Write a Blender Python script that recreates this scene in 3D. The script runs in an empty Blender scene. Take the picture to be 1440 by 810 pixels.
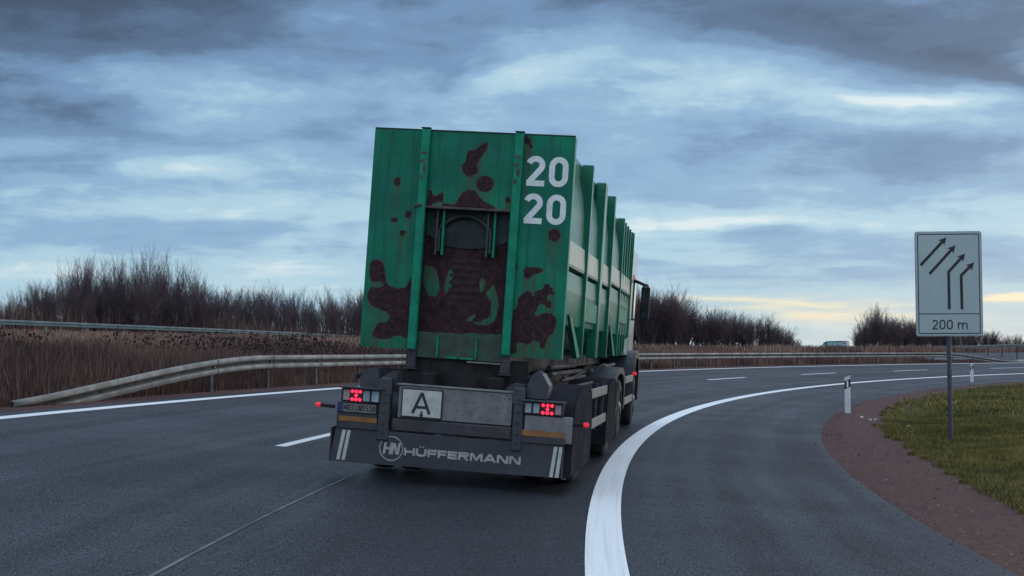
import bpy, math, random
import numpy as np
from mathutils import Matrix, Vector
random.seed(7); RNG = np.random.default_rng(7)
scene = bpy.context.scene
COL = scene.collection
PI = math.pi

# ------------------------------------------------------------------ camera
CAM_H = 1.4
cam_d = bpy.data.cameras.new('camera'); cam = bpy.data.objects.new('camera', cam_d); COL.objects.link(cam)
cam.location = (0, 0, CAM_H); cam.rotation_euler = (math.radians(90) + math.atan(89 / 1900.0), 0, 0)
cam_d.sensor_width = 36; cam_d.lens = 36 * 1900 / 1440.0
cam_d.clip_start = 0.1; cam_d.clip_end = 6000
scene.camera = cam
vs = scene.view_settings
vs.view_transform = 'Standard'; vs.look = 'None'; vs.exposure = 0.0; vs.gamma = 1.0; vs.use_curve_mapping = False
scene.cycles.max_bounces = 6
scene.cycles.use_denoising = True

# ------------------------------------------------------------------ sun
SUN_AZ, SUN_EL = math.radians(46), math.radians(10)     # azimuth clockwise from +Y
sd_ = bpy.data.lights.new('sun', 'SUN'); sun = bpy.data.objects.new('sun', sd_); COL.objects.link(sun)
sd_.energy = 0.6; sd_.angle = math.radians(14); sd_.color = (1.0, 0.86, 0.68)
dirv = Vector((math.sin(SUN_AZ) * math.cos(SUN_EL), math.cos(SUN_AZ) * math.cos(SUN_EL), math.sin(SUN_EL)))
sun.rotation_euler = dirv.to_track_quat('Z', 'Y').to_euler()

# ------------------------------------------------------------------ node helper
class NT:
    def __init__(s, nt): s.nt = nt
    def n(s, t, **kw):
        o = s.nt.nodes.new(t)
        for k, v in kw.items(): setattr(o, k, v)
        return o
    def l(s, a, b): s.nt.links.new(a, b)
    def put(s, sock, v):
        if isinstance(v, bpy.types.NodeSocket): s.nt.links.new(v, sock)
        else: sock.default_value = v
    def m(s, op, a, b=0.0, c=0.0, clamp=False):
        o = s.n('ShaderNodeMath', operation=op); o.use_clamp = clamp
        s.put(o.inputs[0], a); s.put(o.inputs[1], b); s.put(o.inputs[2], c); return o.outputs[0]
    def mr(s, v, a, b, c=0.0, d=1.0, smooth=True):
        o = s.n('ShaderNodeMapRange'); o.interpolation_type = 'SMOOTHSTEP' if smooth else 'LINEAR'
        s.put(o.inputs[0], v); s.put(o.inputs[1], a); s.put(o.inputs[2], b); s.put(o.inputs[3], c); s.put(o.inputs[4], d)
        return o.outputs[0]
    def mix(s, f, a, b):
        o = s.n('ShaderNodeMix', data_type='RGBA')
        s.put(o.inputs[0], f)
        s.put(o.inputs[6], a if isinstance(a, bpy.types.NodeSocket) else tuple(a) + (1,))
        s.put(o.inputs[7], b if isinstance(b, bpy.types.NodeSocket) else tuple(b) + (1,))
        return o.outputs[2]
    def noise(s, vec, scale, detail=4, rough=0.55, dist=0.0):
        o = s.n('ShaderNodeTexNoise'); s.put(o.inputs['Vector'], vec)
        o.inputs['Scale'].default_value = scale; o.inputs['Detail'].default_value = detail
        o.inputs['Roughness'].default_value = rough; o.inputs['Distortion'].default_value = dist
        return o.outputs[0]
    def comb(s, x, y, z=0.0):
        o = s.n('ShaderNodeCombineXYZ'); s.put(o.inputs[0], x); s.put(o.inputs[1], y); s.put(o.inputs[2], z); return o.outputs[0]
    def sep(s, v):
        o = s.n('ShaderNodeSeparateXYZ'); s.put(o.inputs[0], v); return o.outputs

# ------------------------------------------------------------------ world: overcast evening sky
world = bpy.data.worlds.new('World'); scene.world = world; world.use_nodes = True
wt = NT(world.node_tree); world.node_tree.nodes.clear()
SKY_STRENGTH = 0.1
tc = wt.n('ShaderNodeTexCoord').outputs['Generated']
sx, sy, sz = wt.sep(tc)
sky = wt.n('ShaderNodeTexSky'); sky.sky_type = 'NISHITA'; sky.sun_disc = False
sky.sun_elevation = SUN_EL; sky.sun_rotation = SUN_AZ; sky.altitude = 100; sky.dust_density = 1.5; sky.ozone_density = 2.0
az = wt.m('ARCTAN2', sx, sy)
el = wt.m('ARCSINE', sz)
elp = wt.m('MAXIMUM', el, 0.0)
den = wt.m('ADD', wt.m('MAXIMUM', sz, 0.0), 0.11)
px_, py_ = wt.m('DIVIDE', sx, den), wt.m('DIVIDE', sy, den)
cl = wt.comb(px_, py_, 0.0)
n_big = wt.noise(wt.comb(px_, wt.m('MULTIPLY', py_, 1.25), 3.7), 0.75, 6, 0.52, 0.25)
n_fine = wt.noise(wt.comb(wt.m('MULTIPLY', px_, 1.3), wt.m('MULTIPLY', py_, 1.5), 9.1), 2.6, 8, 0.62, 0.25)
n_lump = wt.noise(wt.comb(wt.m('MULTIPLY', az, 26.0), wt.m('MULTIPLY', el, 46.0), 7.7), 1.0, 8, 0.62, 0.3)
n_soft = wt.noise(wt.comb(wt.m('MULTIPLY', az, 7.0), wt.m('MULTIPLY', el, 24.0), 5.3), 1.0, 5, 0.5, 0.4)
n_wisp = wt.noise(wt.comb(wt.m('MULTIPLY', az, 16.0), wt.m('MULTIPLY', el, 60.0), 1.3), 1.0, 6, 0.6, 0.5)
# warped direction for the individual cloud banks
waz = wt.m('ADD', az, wt.m('MULTIPLY', wt.m('SUBTRACT', n_soft, 0.5), 0.16))
wel = wt.m('ADD', el, wt.m('MULTIPLY', wt.m('SUBTRACT', n_big, 0.5), 0.07))
def bank(a, e, ra, re, tilt=0.0):
    da = wt.m('SUBTRACT', waz, a); de = wt.m('SUBTRACT', wt.m('SUBTRACT', wel, e), wt.m('MULTIPLY', da, tilt))
    q = wt.m('ADD', wt.m('POWER', wt.m('ABSOLUTE', wt.m('DIVIDE', da, ra)), 2.0), wt.m('POWER', wt.m('ABSOLUTE', wt.m('DIVIDE', de, re)), 2.0))
    return wt.m('EXPONENT', wt.m('MULTIPLY', q, -1.0))
def P(px, py): return ((px - 720) / 1900.0, (494 - py) / 1900.0)
def total(items):
    acc = None
    for (px, py, rx, ry, t, w) in items:
        a, e = P(px, py)
        b = wt.m('MULTIPLY', bank(a, e, rx / 1900.0, ry / 1900.0, t), w)
        acc = b if acc is None else wt.m('ADD', acc, b)
    return acc
bright = total([(760, 95, 150, 34, 0.25, 0.5), (1010, 120, 210, 38, -0.12, 0.55), (1330, 165, 170, 13, -0.10, 0.75),
                (250, 243, 105, 20, 0.1, 0.45), (640, 60, 170, 50, 0.2, 0.25), (250, 120, 150, 40, 0.0, 0.25), (1120, 310, 260, 16, -0.05, 0.3),
                (950, 305, 120, 18, 0.0, 0.25), (1270, 190, 260, 18, -0.1, 0.3), (350, 290, 220, 20, 0.05, 0.25), (1440, 230, 160, 20, 0, .2)])
dark = total([(1300, 100, 190, 42, -0.10, 0.48), (1440, 150, 110, 30, -.3, 0.5), (1290, 45, 240, 30, -0.05, 0.45), (60, 70, 330, 90, 0.1, 0.6), (60, 0, 260, 40, 0.0, 0.5),
              (560, 110, 110, 50, 0.3, 0.22), (430, 190, 170, 26, 0.15, 0.25), (1250, 385, 330, 14, 0.0, 0.22), (640, 250, 300, 22, 0.0, 0.15), (60, 170, 200, 40, 0, .35)])
tone = wt.m('ADD', wt.m('MULTIPLY', wt.m('SUBTRACT', n_big, 0.5), 1.0), wt.m('MULTIPLY', wt.m('SUBTRACT', n_fine, 0.5), 0.50))
tone = wt.m('ADD', tone, wt.m('MULTIPLY', wt.m('SUBTRACT', n_soft, 0.5), 0.7))
tone = wt.m('ADD', tone, wt.m('MULTIPLY', wt.m('SUBTRACT', n_wisp, 0.5), 0.20))
tone = wt.m('ADD', tone, wt.m('MULTIPLY', wt.m('SUBTRACT', n_lump, 0.5), 0.30))
base = wt.mr(elp, 0.0, 0.27, 0.87, 0.34, smooth=False)
tone = wt.m('ADD', base, wt.m('MULTIPLY', tone, wt.mr(elp, 0.0, 0.10, 0.30, 0.75)))
tone = wt.m('ADD', tone, wt.m('MULTIPLY', bright, 0.62))
tone = wt.m('SUBTRACT', tone, wt.m('MULTIPLY', dark, 0.50))
ramp = wt.n('ShaderNodeValToRGB'); wt.l(tone, ramp.inputs[0])
cr = ramp.color_ramp; cr.interpolation = 'EASE'
stops = [(0.0, (0.062, 0.092, 0.155)), (0.22, (0.102, 0.168, 0.285)), (0.42, (0.178, 0.308, 0.505)), (0.62, (0.285, 0.470, 0.690)),
         (0.80, (0.450, 0.670, 0.810)), (1.0, (0.770, 0.880, 0.920))]
cr.elements[0].position = 0; cr.elements[0].color = stops[0][1] + (1,)
cr.elements[1].position = 1; cr.elements[1].color = stops[-1][1] + (1,)
for p, c in stops[1:-1]:
    e = cr.elements.new(p); e.color = c + (1,)
clouds = ramp.outputs[0]
# the low sun behind the cloud deck: warm breaks above the horizon to the right
n_gap = wt.noise(wt.comb(wt.m('MULTIPLY', az, 9.0), wt.m('MULTIPLY', el, 95.0), 2.2), 1.0, 6, 0.6, 0.6)
glow = total([(1110, 434, 190, 9, 0.0, 0.9), (1420, 430, 130, 8, 0.0, 1.3), (1330, 438, 180, 14, 0.0, 0.30)])
glow = wt.m('MULTIPLY', glow, wt.mr(n_gap, 0.30, 0.62, 0.25, 1.0), clamp=True)
clouds = wt.mix(glow, clouds, (1.0, 0.90, 0.66))
low = wt.m('MULTIPLY', wt.mr(el, 0.0, 0.07, 1.0, 0.0), wt.mr(az, 0.0, 0.30, 0.0, 0.38))
clouds = wt.mix(low, clouds, (0.66, 0.66, 0.62))
high = wt.mr(el, 0.26, 0.70, 0.0, 1.0)          # unseen sky above the picture, brightened to add fill light
clouds = wt.mix(high, clouds, (0.95, 1.12, 1.42))
back = wt.m('MULTIPLY', wt.mr(wt.m('COSINE', az), 0.80, -0.2, 0.0, 1.0), 0.9)      # unseen sky beside and behind the camera, brightness added as ambient fill
clouds = wt.mix(back, clouds, (0.72, 0.87, 1.04))
scaled = wt.n('ShaderNodeVectorMath', operation='SCALE'); wt.l(clouds, scaled.inputs[0]); scaled.inputs['Scale'].default_value = 1.0 / SKY_STRENGTH
col = wt.mix(0.90, sky.outputs[0], scaled.outputs[0])
bg = wt.n('ShaderNodeBackground'); wt.l(col, bg.inputs[0]); bg.inputs[1].default_value = SKY_STRENGTH
wo = wt.n('ShaderNodeOutputWorld'); wt.l(bg.outputs[0], wo.inputs[0])

# ------------------------------------------------------------------ materials
def newmat(name):
    m = bpy.data.materials.new(name); m.use_nodes = True
    t = NT(m.node_tree); b = m.node_tree.nodes['Principled BSDF']
    return m, t, b
def mat(name, col, rough=0.6, metal=0.0, var=0.25, scale=6.0, bump=0.0, bscale=40.0, col2=None, coat=0.0, grime=0.0, emit=None, estr=0.0, spec=0.5):
    m, t, b = newmat(name)
    tcn = t.n('ShaderNodeTexCoord').outputs['Object']
    nz = t.noise(tcn, scale, 5, 0.6)
    c2 = col2 if col2 else tuple(max(0, c * (1 - var)) for c in col)
    c = t.mix(t.mr(nz, 0.38, 0.64), c2, col)
    if grime:
        ng = t.noise(tcn, scale * 3.1, 6, 0.7)
        c = t.mix(t.mr(ng, 0.45, 0.75, 0, grime), c, (0.055, 0.045, 0.045))
    t.l(c, b.inputs['Base Color'])
    t.l(t.mr(nz, 0.3, 0.7, min(1, rough * 1.15), rough * 0.85), b.inputs['Roughness'])
    b.inputs['Metallic'].default_value = metal
    b.inputs['Specular IOR Level'].default_value = spec
    b.inputs['Coat Weight'].default_value = coat; b.inputs['Coat Roughness'].default_value = 0.12
    if emit: b.inputs['Emission Color'].default_value = tuple(emit) + (1,); b.inputs['Emission Strength'].default_value = estr
    if bump:
        bn = t.n('ShaderNodeBump'); bn.inputs['Strength'].default_value = bump; bn.inputs['Distance'].default_value = 0.01
        t.l(t.noise(tcn, bscale, 4, 0.6), bn.inputs['Height']); t.l(bn.outputs[0], b.inputs['Normal'])
    return m
M = {}
M['rubber'] = mat('rubber', (0.020, 0.018, 0.022), 0.85, bump=0.2, grime=0.3)
M['flap'] = mat('mudflap_rubber', (0.052, 0.054, 0.070), 0.7, bump=0.25, bscale=120, grime=0.35, scale=2.5)
M['fender'] = mat('fender_plastic', (0.050, 0.056, 0.070), 0.42, grime=0.35, scale=3)
M['chassis'] = mat('chassis_steel', (0.014, 0.011, 0.015), 0.8, grime=0.3)
M['chassis_lt'] = mat('chassis_grey', (0.070, 0.068, 0.078), 0.75, grime=0.5, scale=4, spec=0.2)
M['alu'] = mat('dirty_aluminium', (0.235, 0.225, 0.235), 0.5, 0.2, grime=0.45, scale=5)
M['guard'] = mat('side_guard_aluminium', (0.25, 0.26, 0.26), 0.55, 0.2, grime=0.45)
M['rim'] = mat('wheel_rim', (0.14, 0.14, 0.15), 0.5, 0.4, grime=0.4)
M['white'] = mat('white_enamel', (0.60, 0.62, 0.60), 0.4, grime=0.22, scale=7)
M['strip'] = mat('reflective_strip', (0.62, 0.63, 0.58), 0.4, grime=0.25, scale=9)
M['amber'] = mat('dirty_amber_reflector', (0.32, 0.135, 0.035), 0.45, grime=0.5, scale=5)
M['print'] = mat('printed_letters', (0.44, 0.44, 0.45), 0.6, grime=0.3, scale=12)
M['num'] = mat('white_numerals', (0.84, 0.90, 0.90), 0.5, var=0.12, scale=9, grime=0.22)
M['black'] = mat('black_paint', (0.022, 0.018, 0.024), 0.5)
M['plate'] = mat('number_plate_face', (0.23, 0.24, 0.24), 0.5, grime=0.5)
M['eu'] = mat('plate_blue', (0.01, 0.03, 0.14), 0.5)
M['lens_clear'] = mat('clear_lens', (0.36, 0.48, 0.54), 0.18, grime=0.2, coat=0.5)
M['lens_pink'] = mat('reflector_lens', (0.50, 0.36, 0.40), 0.2, grime=0.2, coat=0.5)
M['lens_dark'] = mat('dark_lens', (0.05, 0.012, 0.018), 0.2, coat=0.5)
M['led'] = mat('red_led', (0.6, 0.02, 0.05), 0.3, emit=(1.0, 0.02, 0.06), estr=2.4)
M['led_soft'] = mat('red_marker', (0.6, 0.02, 0.05), 0.3, emit=(1.0, 0.02, 0.045), estr=0.5)
M['amber_lamp'] = mat('orange_lamp', (0.5, 0.10, 0.02), 0.3, emit=(1.0, 0.2, 0.03), estr=0.25)
M['mirror'] = mat('mirror_glass', (0.04, 0.045, 0.055), 0.08, 0.6, var=0.1)
M['cab'] = mat('cab_white', (0.62, 0.68, 0.68), 0.3, coat=0.5, grime=0.1)
M['glass'] = mat('dark_glass', (0.02, 0.03, 0.035), 0.05, coat=1.0)
M['teal'] = mat('teal_paint', (0.03, 0.16, 0.18), 0.3, coat=0.4)
M['vanglass'] = mat('pale_window_glass', (0.25, 0.48, 0.52), 0.08, coat=1.0)
M['darkred'] = mat('dark_red_tarpaulin', (0.055, 0.018, 0.022), 0.7)
M['galv'] = mat('galvanised_steel', (0.26, 0.265, 0.25), 0.65, 0.1, var=0.30, scale=2.2, grime=0.30)
M['groove'] = mat('groove_shade_and_joint', (0.040, 0.034, 0.040), 0.8)  # shade of the beam's middle channel put into the colour; lap joints share it
M['galv_blue'] = mat('galvanised_steel_cool', (0.115, 0.190, 0.215), 0.6, 0.1, var=0.25, scale=0.8, grime=0.3)
M['postmetal'] = mat('guardrail_post_steel', (0.055, 0.053, 0.062), 0.7, 0.1, grime=0.4)
M['pole'] = mat('sign_pole_steel', (0.085, 0.095, 0.13), 0.5, 0.3, grime=0.2)
M['sign'] = mat('sign_face', (0.42, 0.50, 0.53), 0.45, var=0.06, scale=2)
M['signback'] = mat('sign_edge', (0.36, 0.42, 0.46), 0.5, 0.2)
M['bark'] = mat('bark', (0.085, 0.062, 0.072), 0.9, var=0.35)
M['twig'] = mat('twigs', (0.105, 0.074, 0.088), 0.9, var=0.3)
M['twig_red'] = mat('reddish_twigs', (0.125, 0.080, 0.086), 0.9, var=0.3)
M['litter'] = mat('pale_paper', (0.6, 0.6, 0.6), 0.8)

M['fender2'] = mat('side_skirt_plastic', (0.030, 0.031, 0.040), 0.9, grime=0.3, scale=2.5, spec=0.04)
def painted(name, rusty=True, band=False):
    """green container paint; rust comes from the 'rust' attribute, broken up by noise; long run stains from the 'run' attribute"""
    m, t, b = newmat(name)
    oc = t.n('ShaderNodeTexCoord').outputs['Object']
    x, y, z = t.sep(oc)
    n1 = t.noise(oc, 3.0, 5, 0.6); n2 = t.noise(oc, 22.0, 6, 0.65); n3 = t.noise(oc, 70, 3, 0.6)
    run = t.noise(t.comb(t.m('MULTIPLY', x, 26.0), t.m('MULTIPLY', y, 26.0), t.m('MULTIPLY', z, 1.1)), 1.0, 5, 0.6)
    g = t.mix(t.mr(n1, 0.35, 0.65), (0.001, 0.165, 0.092), (0.001, 0.235, 0.130))
    g = t.mix(t.mr(run, 0.46, 0.70, 0.0, 0.75), g, (0.008, 0.085, 0.066))
    g = t.mix(t.mr(t.noise(oc, 1.1, 3, 0.5), 0.40, 0.62, 0.0, 0.55), g, (0.002, 0.110, 0.080))
    g = t.mix(t.mr(z, 1.75, 1.28, 0.0, 0.30), g, (0.030, 0.060, 0.038))
    g = t.mix(t.mr(n2, 0.66, 0.74, 0.0, 0.35), g, (0.09, 0.10, 0.08))
    rough = 0.40; b.inputs['Specular IOR Level'].default_value = 0.22
    if rusty:
        at = t.n('ShaderNodeAttribute', attribute_name='rust').outputs['Fac']
        at_wide = t.n('ShaderNodeAttribute', attribute_name='near').outputs['Fac']
        v = t.m('ADD', at, t.m('MULTIPLY', t.m('SUBTRACT', n2, 0.5), 1.25))
        v = t.m('ADD', v, t.m('MULTIPLY', t.m('SUBTRACT', n3, 0.5), 0.80))
        chips = t.m('MULTIPLY', t.mr(t.noise(oc, 34.0, 3, 0.55), 0.66, 0.70), t.mr(t.m('ADD', at, at_wide), 0.05, 0.3))
        v = t.m('ADD', v, t.m('MULTIPLY', chips, 0.6))
        msk = t.mr(v, 0.485, 0.525)
        rim = t.m('SUBTRACT', t.mr(v, 0.43, 0.49), msk, clamp=True)
        halo = t.m('MULTIPLY', t.mr(v, 0.22, 0.5, 0, 0.5), t.mr(run, .35, .65))
        at2 = t.n('ShaderNodeAttribute', attribute_name='run').outputs['Fac']
        streak = t.m('MULTIPLY', at2, t.mr(run, 0.36, 0.62))
        g = t.mix(t.m('MULTIPLY', streak, 0.9), g, (0.085, 0.066, 0.034))
        g = t.mix(halo, g, (0.035, 0.065, 0.04))
        g = t.mix(t.m('MULTIPLY', rim, 0.7), g, (0.17, 0.055, 0.035))
        rust = t.mix(t.mr(n2, 0.35, 0.7), (0.024, 0.013, 0.018), (0.070, 0.030, 0.034))
        rust = t.mix(t.mr(t.noise(oc, 9.0, 5, 0.6), 0.5, 0.7, 0, 0.6), rust, (0.055, 0.036, 0.046))
        g = t.mix(msk, g, rust)
        t.l(t.mr(msk, 0, 1, rough, 0.85), b.inputs['Roughness'])
        bn = t.n('ShaderNodeBump'); bn.inputs['Strength'].default_value = 0.5; bn.inputs['Distance'].default_value = 0.006
        hh = t.m('ADD', t.m('MULTIPLY', n3, t.mr(msk, 0, 1, 0.05, 0.7)), t.m('MULTIPLY', msk, -0.5))
        hh = t.m('ADD', hh, t.m('MULTIPLY', n1, 1.6))
        hh = t.m('ADD', hh, t.m('MULTIPLY', t.noise(t.comb(t.m('MULTIPLY', x, 1.6), y, t.m('MULTIPLY', z, 1.1)), 1.6, 2, 0.5), 7.0)); t.l(hh, bn.inputs['Height']); t.l(bn.outputs[0], b.inputs['Normal'])
    else:
        b.inputs['Roughness'].default_value = 0.27
        b.inputs['Coat Weight'].default_value = 0.15; b.inputs['Coat Roughness'].default_value = 0.2; b.inputs['Specular IOR Level'].default_value = 0.35
        bn = t.n('ShaderNodeBump'); bn.inputs['Strength'].default_value = 0.35; bn.inputs['Distance'].default_value = 0.03
        t.l(n1, bn.inputs['Height']); t.l(bn.outputs[0], b.inputs['Normal'])
    t.l(g, b.inputs['Base Color'])
    return m
M['green_rust'] = painted('weathered_green_paint', True)
M['green'] = painted('green_paint', False)
M['green_gloss'] = painted('glossy_green_paint', False)
_b = M['green_gloss'].node_tree.nodes['Principled BSDF']; _b.inputs['Coat Weight'].default_value = 0.10; _b.inputs['Coat Roughness'].default_value = 0.14; _b.inputs['Specular IOR Level'].default_value = 0.16
M['green_lt'] = mat('worn_green_edge', (0.001, 0.275, 0.160), 0.42, spec=0.25, var=0.25, scale=8, grime=0.15)
M['green_dirty'] = mat('dirty_green', (0.018, 0.085, 0.045), 0.6, scale=9, col2=(0.035, 0.045, 0.035), grime=0.5)
M['green_dark'] = mat('dark_green_and_recess_shade', (0.011, 0.026, 0.027), 0.65, scale=5, grime=0.4)  # in the hook recess this colour stands for the shade under the crossbar
M['rustmetal'] = mat('rusty_steel', (0.050, 0.032, 0.035), 0.8, scale=12, col2=(0.10, 0.085, 0.08), bump=0.3)
M['band'] = mat('cream_band_paint', (0.50, 0.52, 0.41), 0.38, var=0.15, grime=0.30, coat=0.1)

# ------------------------------------------------------------------ the bend: one curve, everything lies at (s along, d left of it)
KS, KV = [-1, 0, 20, 50, 100, 200, 260, 300], [0, .00887, .00859, .00735, .00754, .00186, .0015, 0]
K = 0.0635; HALF = 0.25
S_ = np.arange(-1500, 1800, HALF)
kap = np.interp(S_, KS, KV, left=0, right=0)
i0 = int(np.argmin(abs(S_)))
th = np.concatenate([[0], np.cumsum((kap[1:] + kap[:-1]) / 2 * HALF)]); th = th - th[i0] + 0.00887
CX = np.concatenate([[0], np.cumsum(np.sin((th[1:] + th[:-1]) / 2) * HALF)]); CX = CX - CX[i0] + 0.466
CY = np.concatenate([[0], np.cumsum(np.cos((th[1:] + th[:-1]) / 2) * HALF)]); CY = CY - CY[i0] + 4.0
def xy(s, d):
    x = np.interp(s, S_, CX); y = np.interp(s, S_, CY); t = np.interp(s, S_, th)
    return x - d * np.cos(t), y + d * np.sin(t)
def sd_of(x, y):
    m = (S_ > -60) & (S_ < 400)
    i = np.argmin((CX[m] - x) ** 2 + (CY[m] - y) ** 2)
    X, Y, T, S = CX[m][i], CY[m][i], th[m][i], S_[m][i]
    return S, (x - X) * -np.cos(T) + (y - Y) * np.sin(T)
def sm(a, b, x):
    t = np.clip((x - a) / (b - a), 0, 1); return t * t * (3 - 2 * t)
def inner(s): return np.interp(s, [0, 10, 20, 29, 50, 67, 120, 260], [-2.95, -2.9, -3.0, -3.18, -3.45, -3.6, -3.5, -3.5])
def gz(s, d):
    """height of the ground"""
    s = np.asarray(s, float); d = np.asarray(d, float)
    z = K * np.clip(d, -5.5, 20) + 0.010 * np.clip(d - 20, 0, 60) - 0.02 * np.clip(-d - 6, 0, 8)
    z = z - 0.03 * ((d > inner(s) + 0.02) & (d < 8.62))
    z = z + 0.66 * sm(11.0, 44, d) * (1 - sm(62, 84, s)) + 0.12 * sm(9.6, 10.6, d) * (1 - sm(70, 88, s))
    z = z + 0.05 * np.sin(s * 0.31 + d * 0.7) * sm(5.2, 9, -d) + 0.10 * sm(4.8, 6.8, -d)
    return z
def gxyz(x, y):
    s, d = sd_of(x, y); return float(gz(s, d))

# ------------------------------------------------------------------ object helpers
def link(name, me, m=None, parent=None, smooth=False):
    o = bpy.data.objects.new(name, me); COL.objects.link(o)
    if m: me.materials.append(m)
    if parent: o.parent = parent
    if smooth: me.polygons.foreach_set('use_smooth', [True] * len(me.polygons))
    return o
def tag(o, label=None, cat=None, group=None, kind=None):
    if label: o['label'] = label
    if cat: o['category'] = cat
    if group: o['group'] = group
    if kind: o['kind'] = kind
    return o
def empty(name, loc=(0, 0, 0), rz=0.0, mw=None):
    o = bpy.data.objects.new(name, None); COL.objects.link(o); o.empty_display_size = 0.3
    if mw is not None: o.matrix_world = mw
    else: o.location = loc; o.rotation_euler = (0, 0, rz)
    return o
class MB:
    def __init__(s): s.v = []; s.f = []
    def add(s, vs, fs):
        b = len(s.v); s.v += [tuple(v) for v in vs]; s.f += [tuple(i + b for i in f) for f in fs]; return s
    def box(s, x0, x1, y0, y1, z0, z1):
        v = [(x, y, z) for x in (x0, x1) for y in (y0, y1) for z in (z0, z1)]
        return s.add(v, [(0, 1, 3, 2), (4, 6, 7, 5), (0, 4, 5, 1), (2, 3, 7, 6), (0, 2, 6, 4), (1, 5, 7, 3)])
    def bbox(s, x0, x1, y0, y1, z0, z1, c=0.008):
        """box with all twelve edges chamfered"""
        c = min(c, (x1 - x0) * .45, (y1 - y0) * .45, (z1 - z0) * .45)
        X, Y, Z = (x0, x1), (y0, y1), (z0, z1); v = []; idx = {}
        for i in (0, 1):
            for j in (0, 1):
                for k in (0, 1):
                    sx_, sy_, sz_ = (1 - 2 * i) * c, (1 - 2 * j) * c, (1 - 2 * k) * c
                    for a, p in enumerate(((X[i], Y[j] + sy_, Z[k] + sz_), (X[i] + sx_, Y[j], Z[k] + sz_), (X[i] + sx_, Y[j] + sy_, Z[k]))):
                        idx[(i, j, k, a)] = len(v); v.append(p)
        f = []
        for i in (0, 1): f.append([idx[(i, 0, 0, 0)], idx[(i, 1, 0, 0)], idx[(i, 1, 1, 0)], idx[(i, 0, 1, 0)]])
        for j in (0, 1): f.append([idx[(0, j, 0, 1)], idx[(1, j, 0, 1)], idx[(1, j, 1, 1)], idx[(0, j, 1, 1)]])
        for k in (0, 1): f.append([idx[(0, 0, k, 2)], idx[(1, 0, k, 2)], idx[(1, 1, k, 2)], idx[(0, 1, k, 2)]])
        for a, b in ((0, 0), (0, 1), (1, 0), (1, 1)):
            f.append([idx[(0, a, b, 1)], idx[(1, a, b, 1)], idx[(1, a, b, 2)], idx[(0, a, b, 2)]])
            f.append([idx[(a, 0, b, 0)], idx[(a, 1, b, 0)], idx[(a, 1, b, 2)], idx[(a, 0, b, 2)]])
            f.append([idx[(a, b, 0, 0)], idx[(a, b, 1, 0)], idx[(a, b, 1, 1)], idx[(a, b, 0, 1)]])
        for i in (0, 1):
            for j in (0, 1):
                for k in (0, 1): f.append([idx[(i, j, k, 0)], idx[(i, j, k, 1)], idx[(i, j, k, 2)]])
        return s.add(v, f)
    def tube(s, pts, r, n=8, cap=True):
        pts = [Vector(p) for p in pts]; rs = r if isinstance(r, (list, tuple)) else [r] * len(pts)
        b = len(s.v); up = Vector((0, 0, 1))
        for i, p in enumerate(pts):
            d = (pts[min(i + 1, len(pts) - 1)] - pts[max(i - 1, 0)]).normalized()
            a = d.cross(up if abs(d.z) < 0.9 else Vector((1, 0, 0))).normalized(); c = a.cross(d)
            for k in range(n):
                t = 2 * PI * k / n; s.v.append(tuple(p + (a * math.cos(t) + c * math.sin(t)) * rs[i]))
        for i in range(len(pts) - 1):
            for k in range(n):
                s.f.append((b + i * n + k, b + i * n + (k + 1) % n, b + (i + 1) * n + (k + 1) % n, b + (i + 1) * n + k))
        if cap: s.f.append(tuple(b + k for k in range(n))[::-1]); s.f.append(tuple(b + (len(pts) - 1) * n + k for k in range(n)))
        return s
    def lathe_x(s, prof, cx, cy, cz, n=32):
        """profile of (x, r), turned about the X axis"""
        b = len(s.v)
        for (x, r) in prof:
            for k in range(n):
                t = 2 * PI * k / n; s.v.append((cx + x, cy + r * math.cos(t), cz + r * math.sin(t)))
        for i in range(len(prof) - 1):
            for k in range(n): s.f.append((b + i * n + k, b + i * n + (k + 1) % n, b + (i + 1) * n + (k + 1) % n, b + (i + 1) * n + k))
        return s
    def extr(s, poly, axis, a, b):
        """polygon in the two other axes, extruded along axis from a to b"""
        n = len(poly)
        def P3(p, t): return {0: (t, p[0], p[1]), 1: (p[0], t, p[1]), 2: (p[0], p[1], t)}[axis]
        return s.add([P3(p, a) for p in poly] + [P3(p, b) for p in poly],
                     [tuple(range(n))[::-1], tuple(range(n, 2 * n))] + [(i, (i + 1) % n, n + (i + 1) % n, n + i) for i in range(n)])
    def build(s, name, m, parent=None, smooth=False, **kw):
        me = bpy.data.meshes.new(name); me.from_pydata(s.v, [], s.f)
        me.validate(); me.update()
        import bmesh
        bm = bmesh.new(); bm.from_mesh(me); bmesh.ops.recalc_face_normals(bm, faces=bm.faces[:]); bm.to_mesh(me); bm.free()
        o = link(name, me, m, parent, smooth)
        if smooth and hasattr(me, 'set_sharp_from_angle'): me.set_sharp_from_angle(angle=math.radians(35))
        if kw: tag(o, **kw)
        return o
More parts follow.
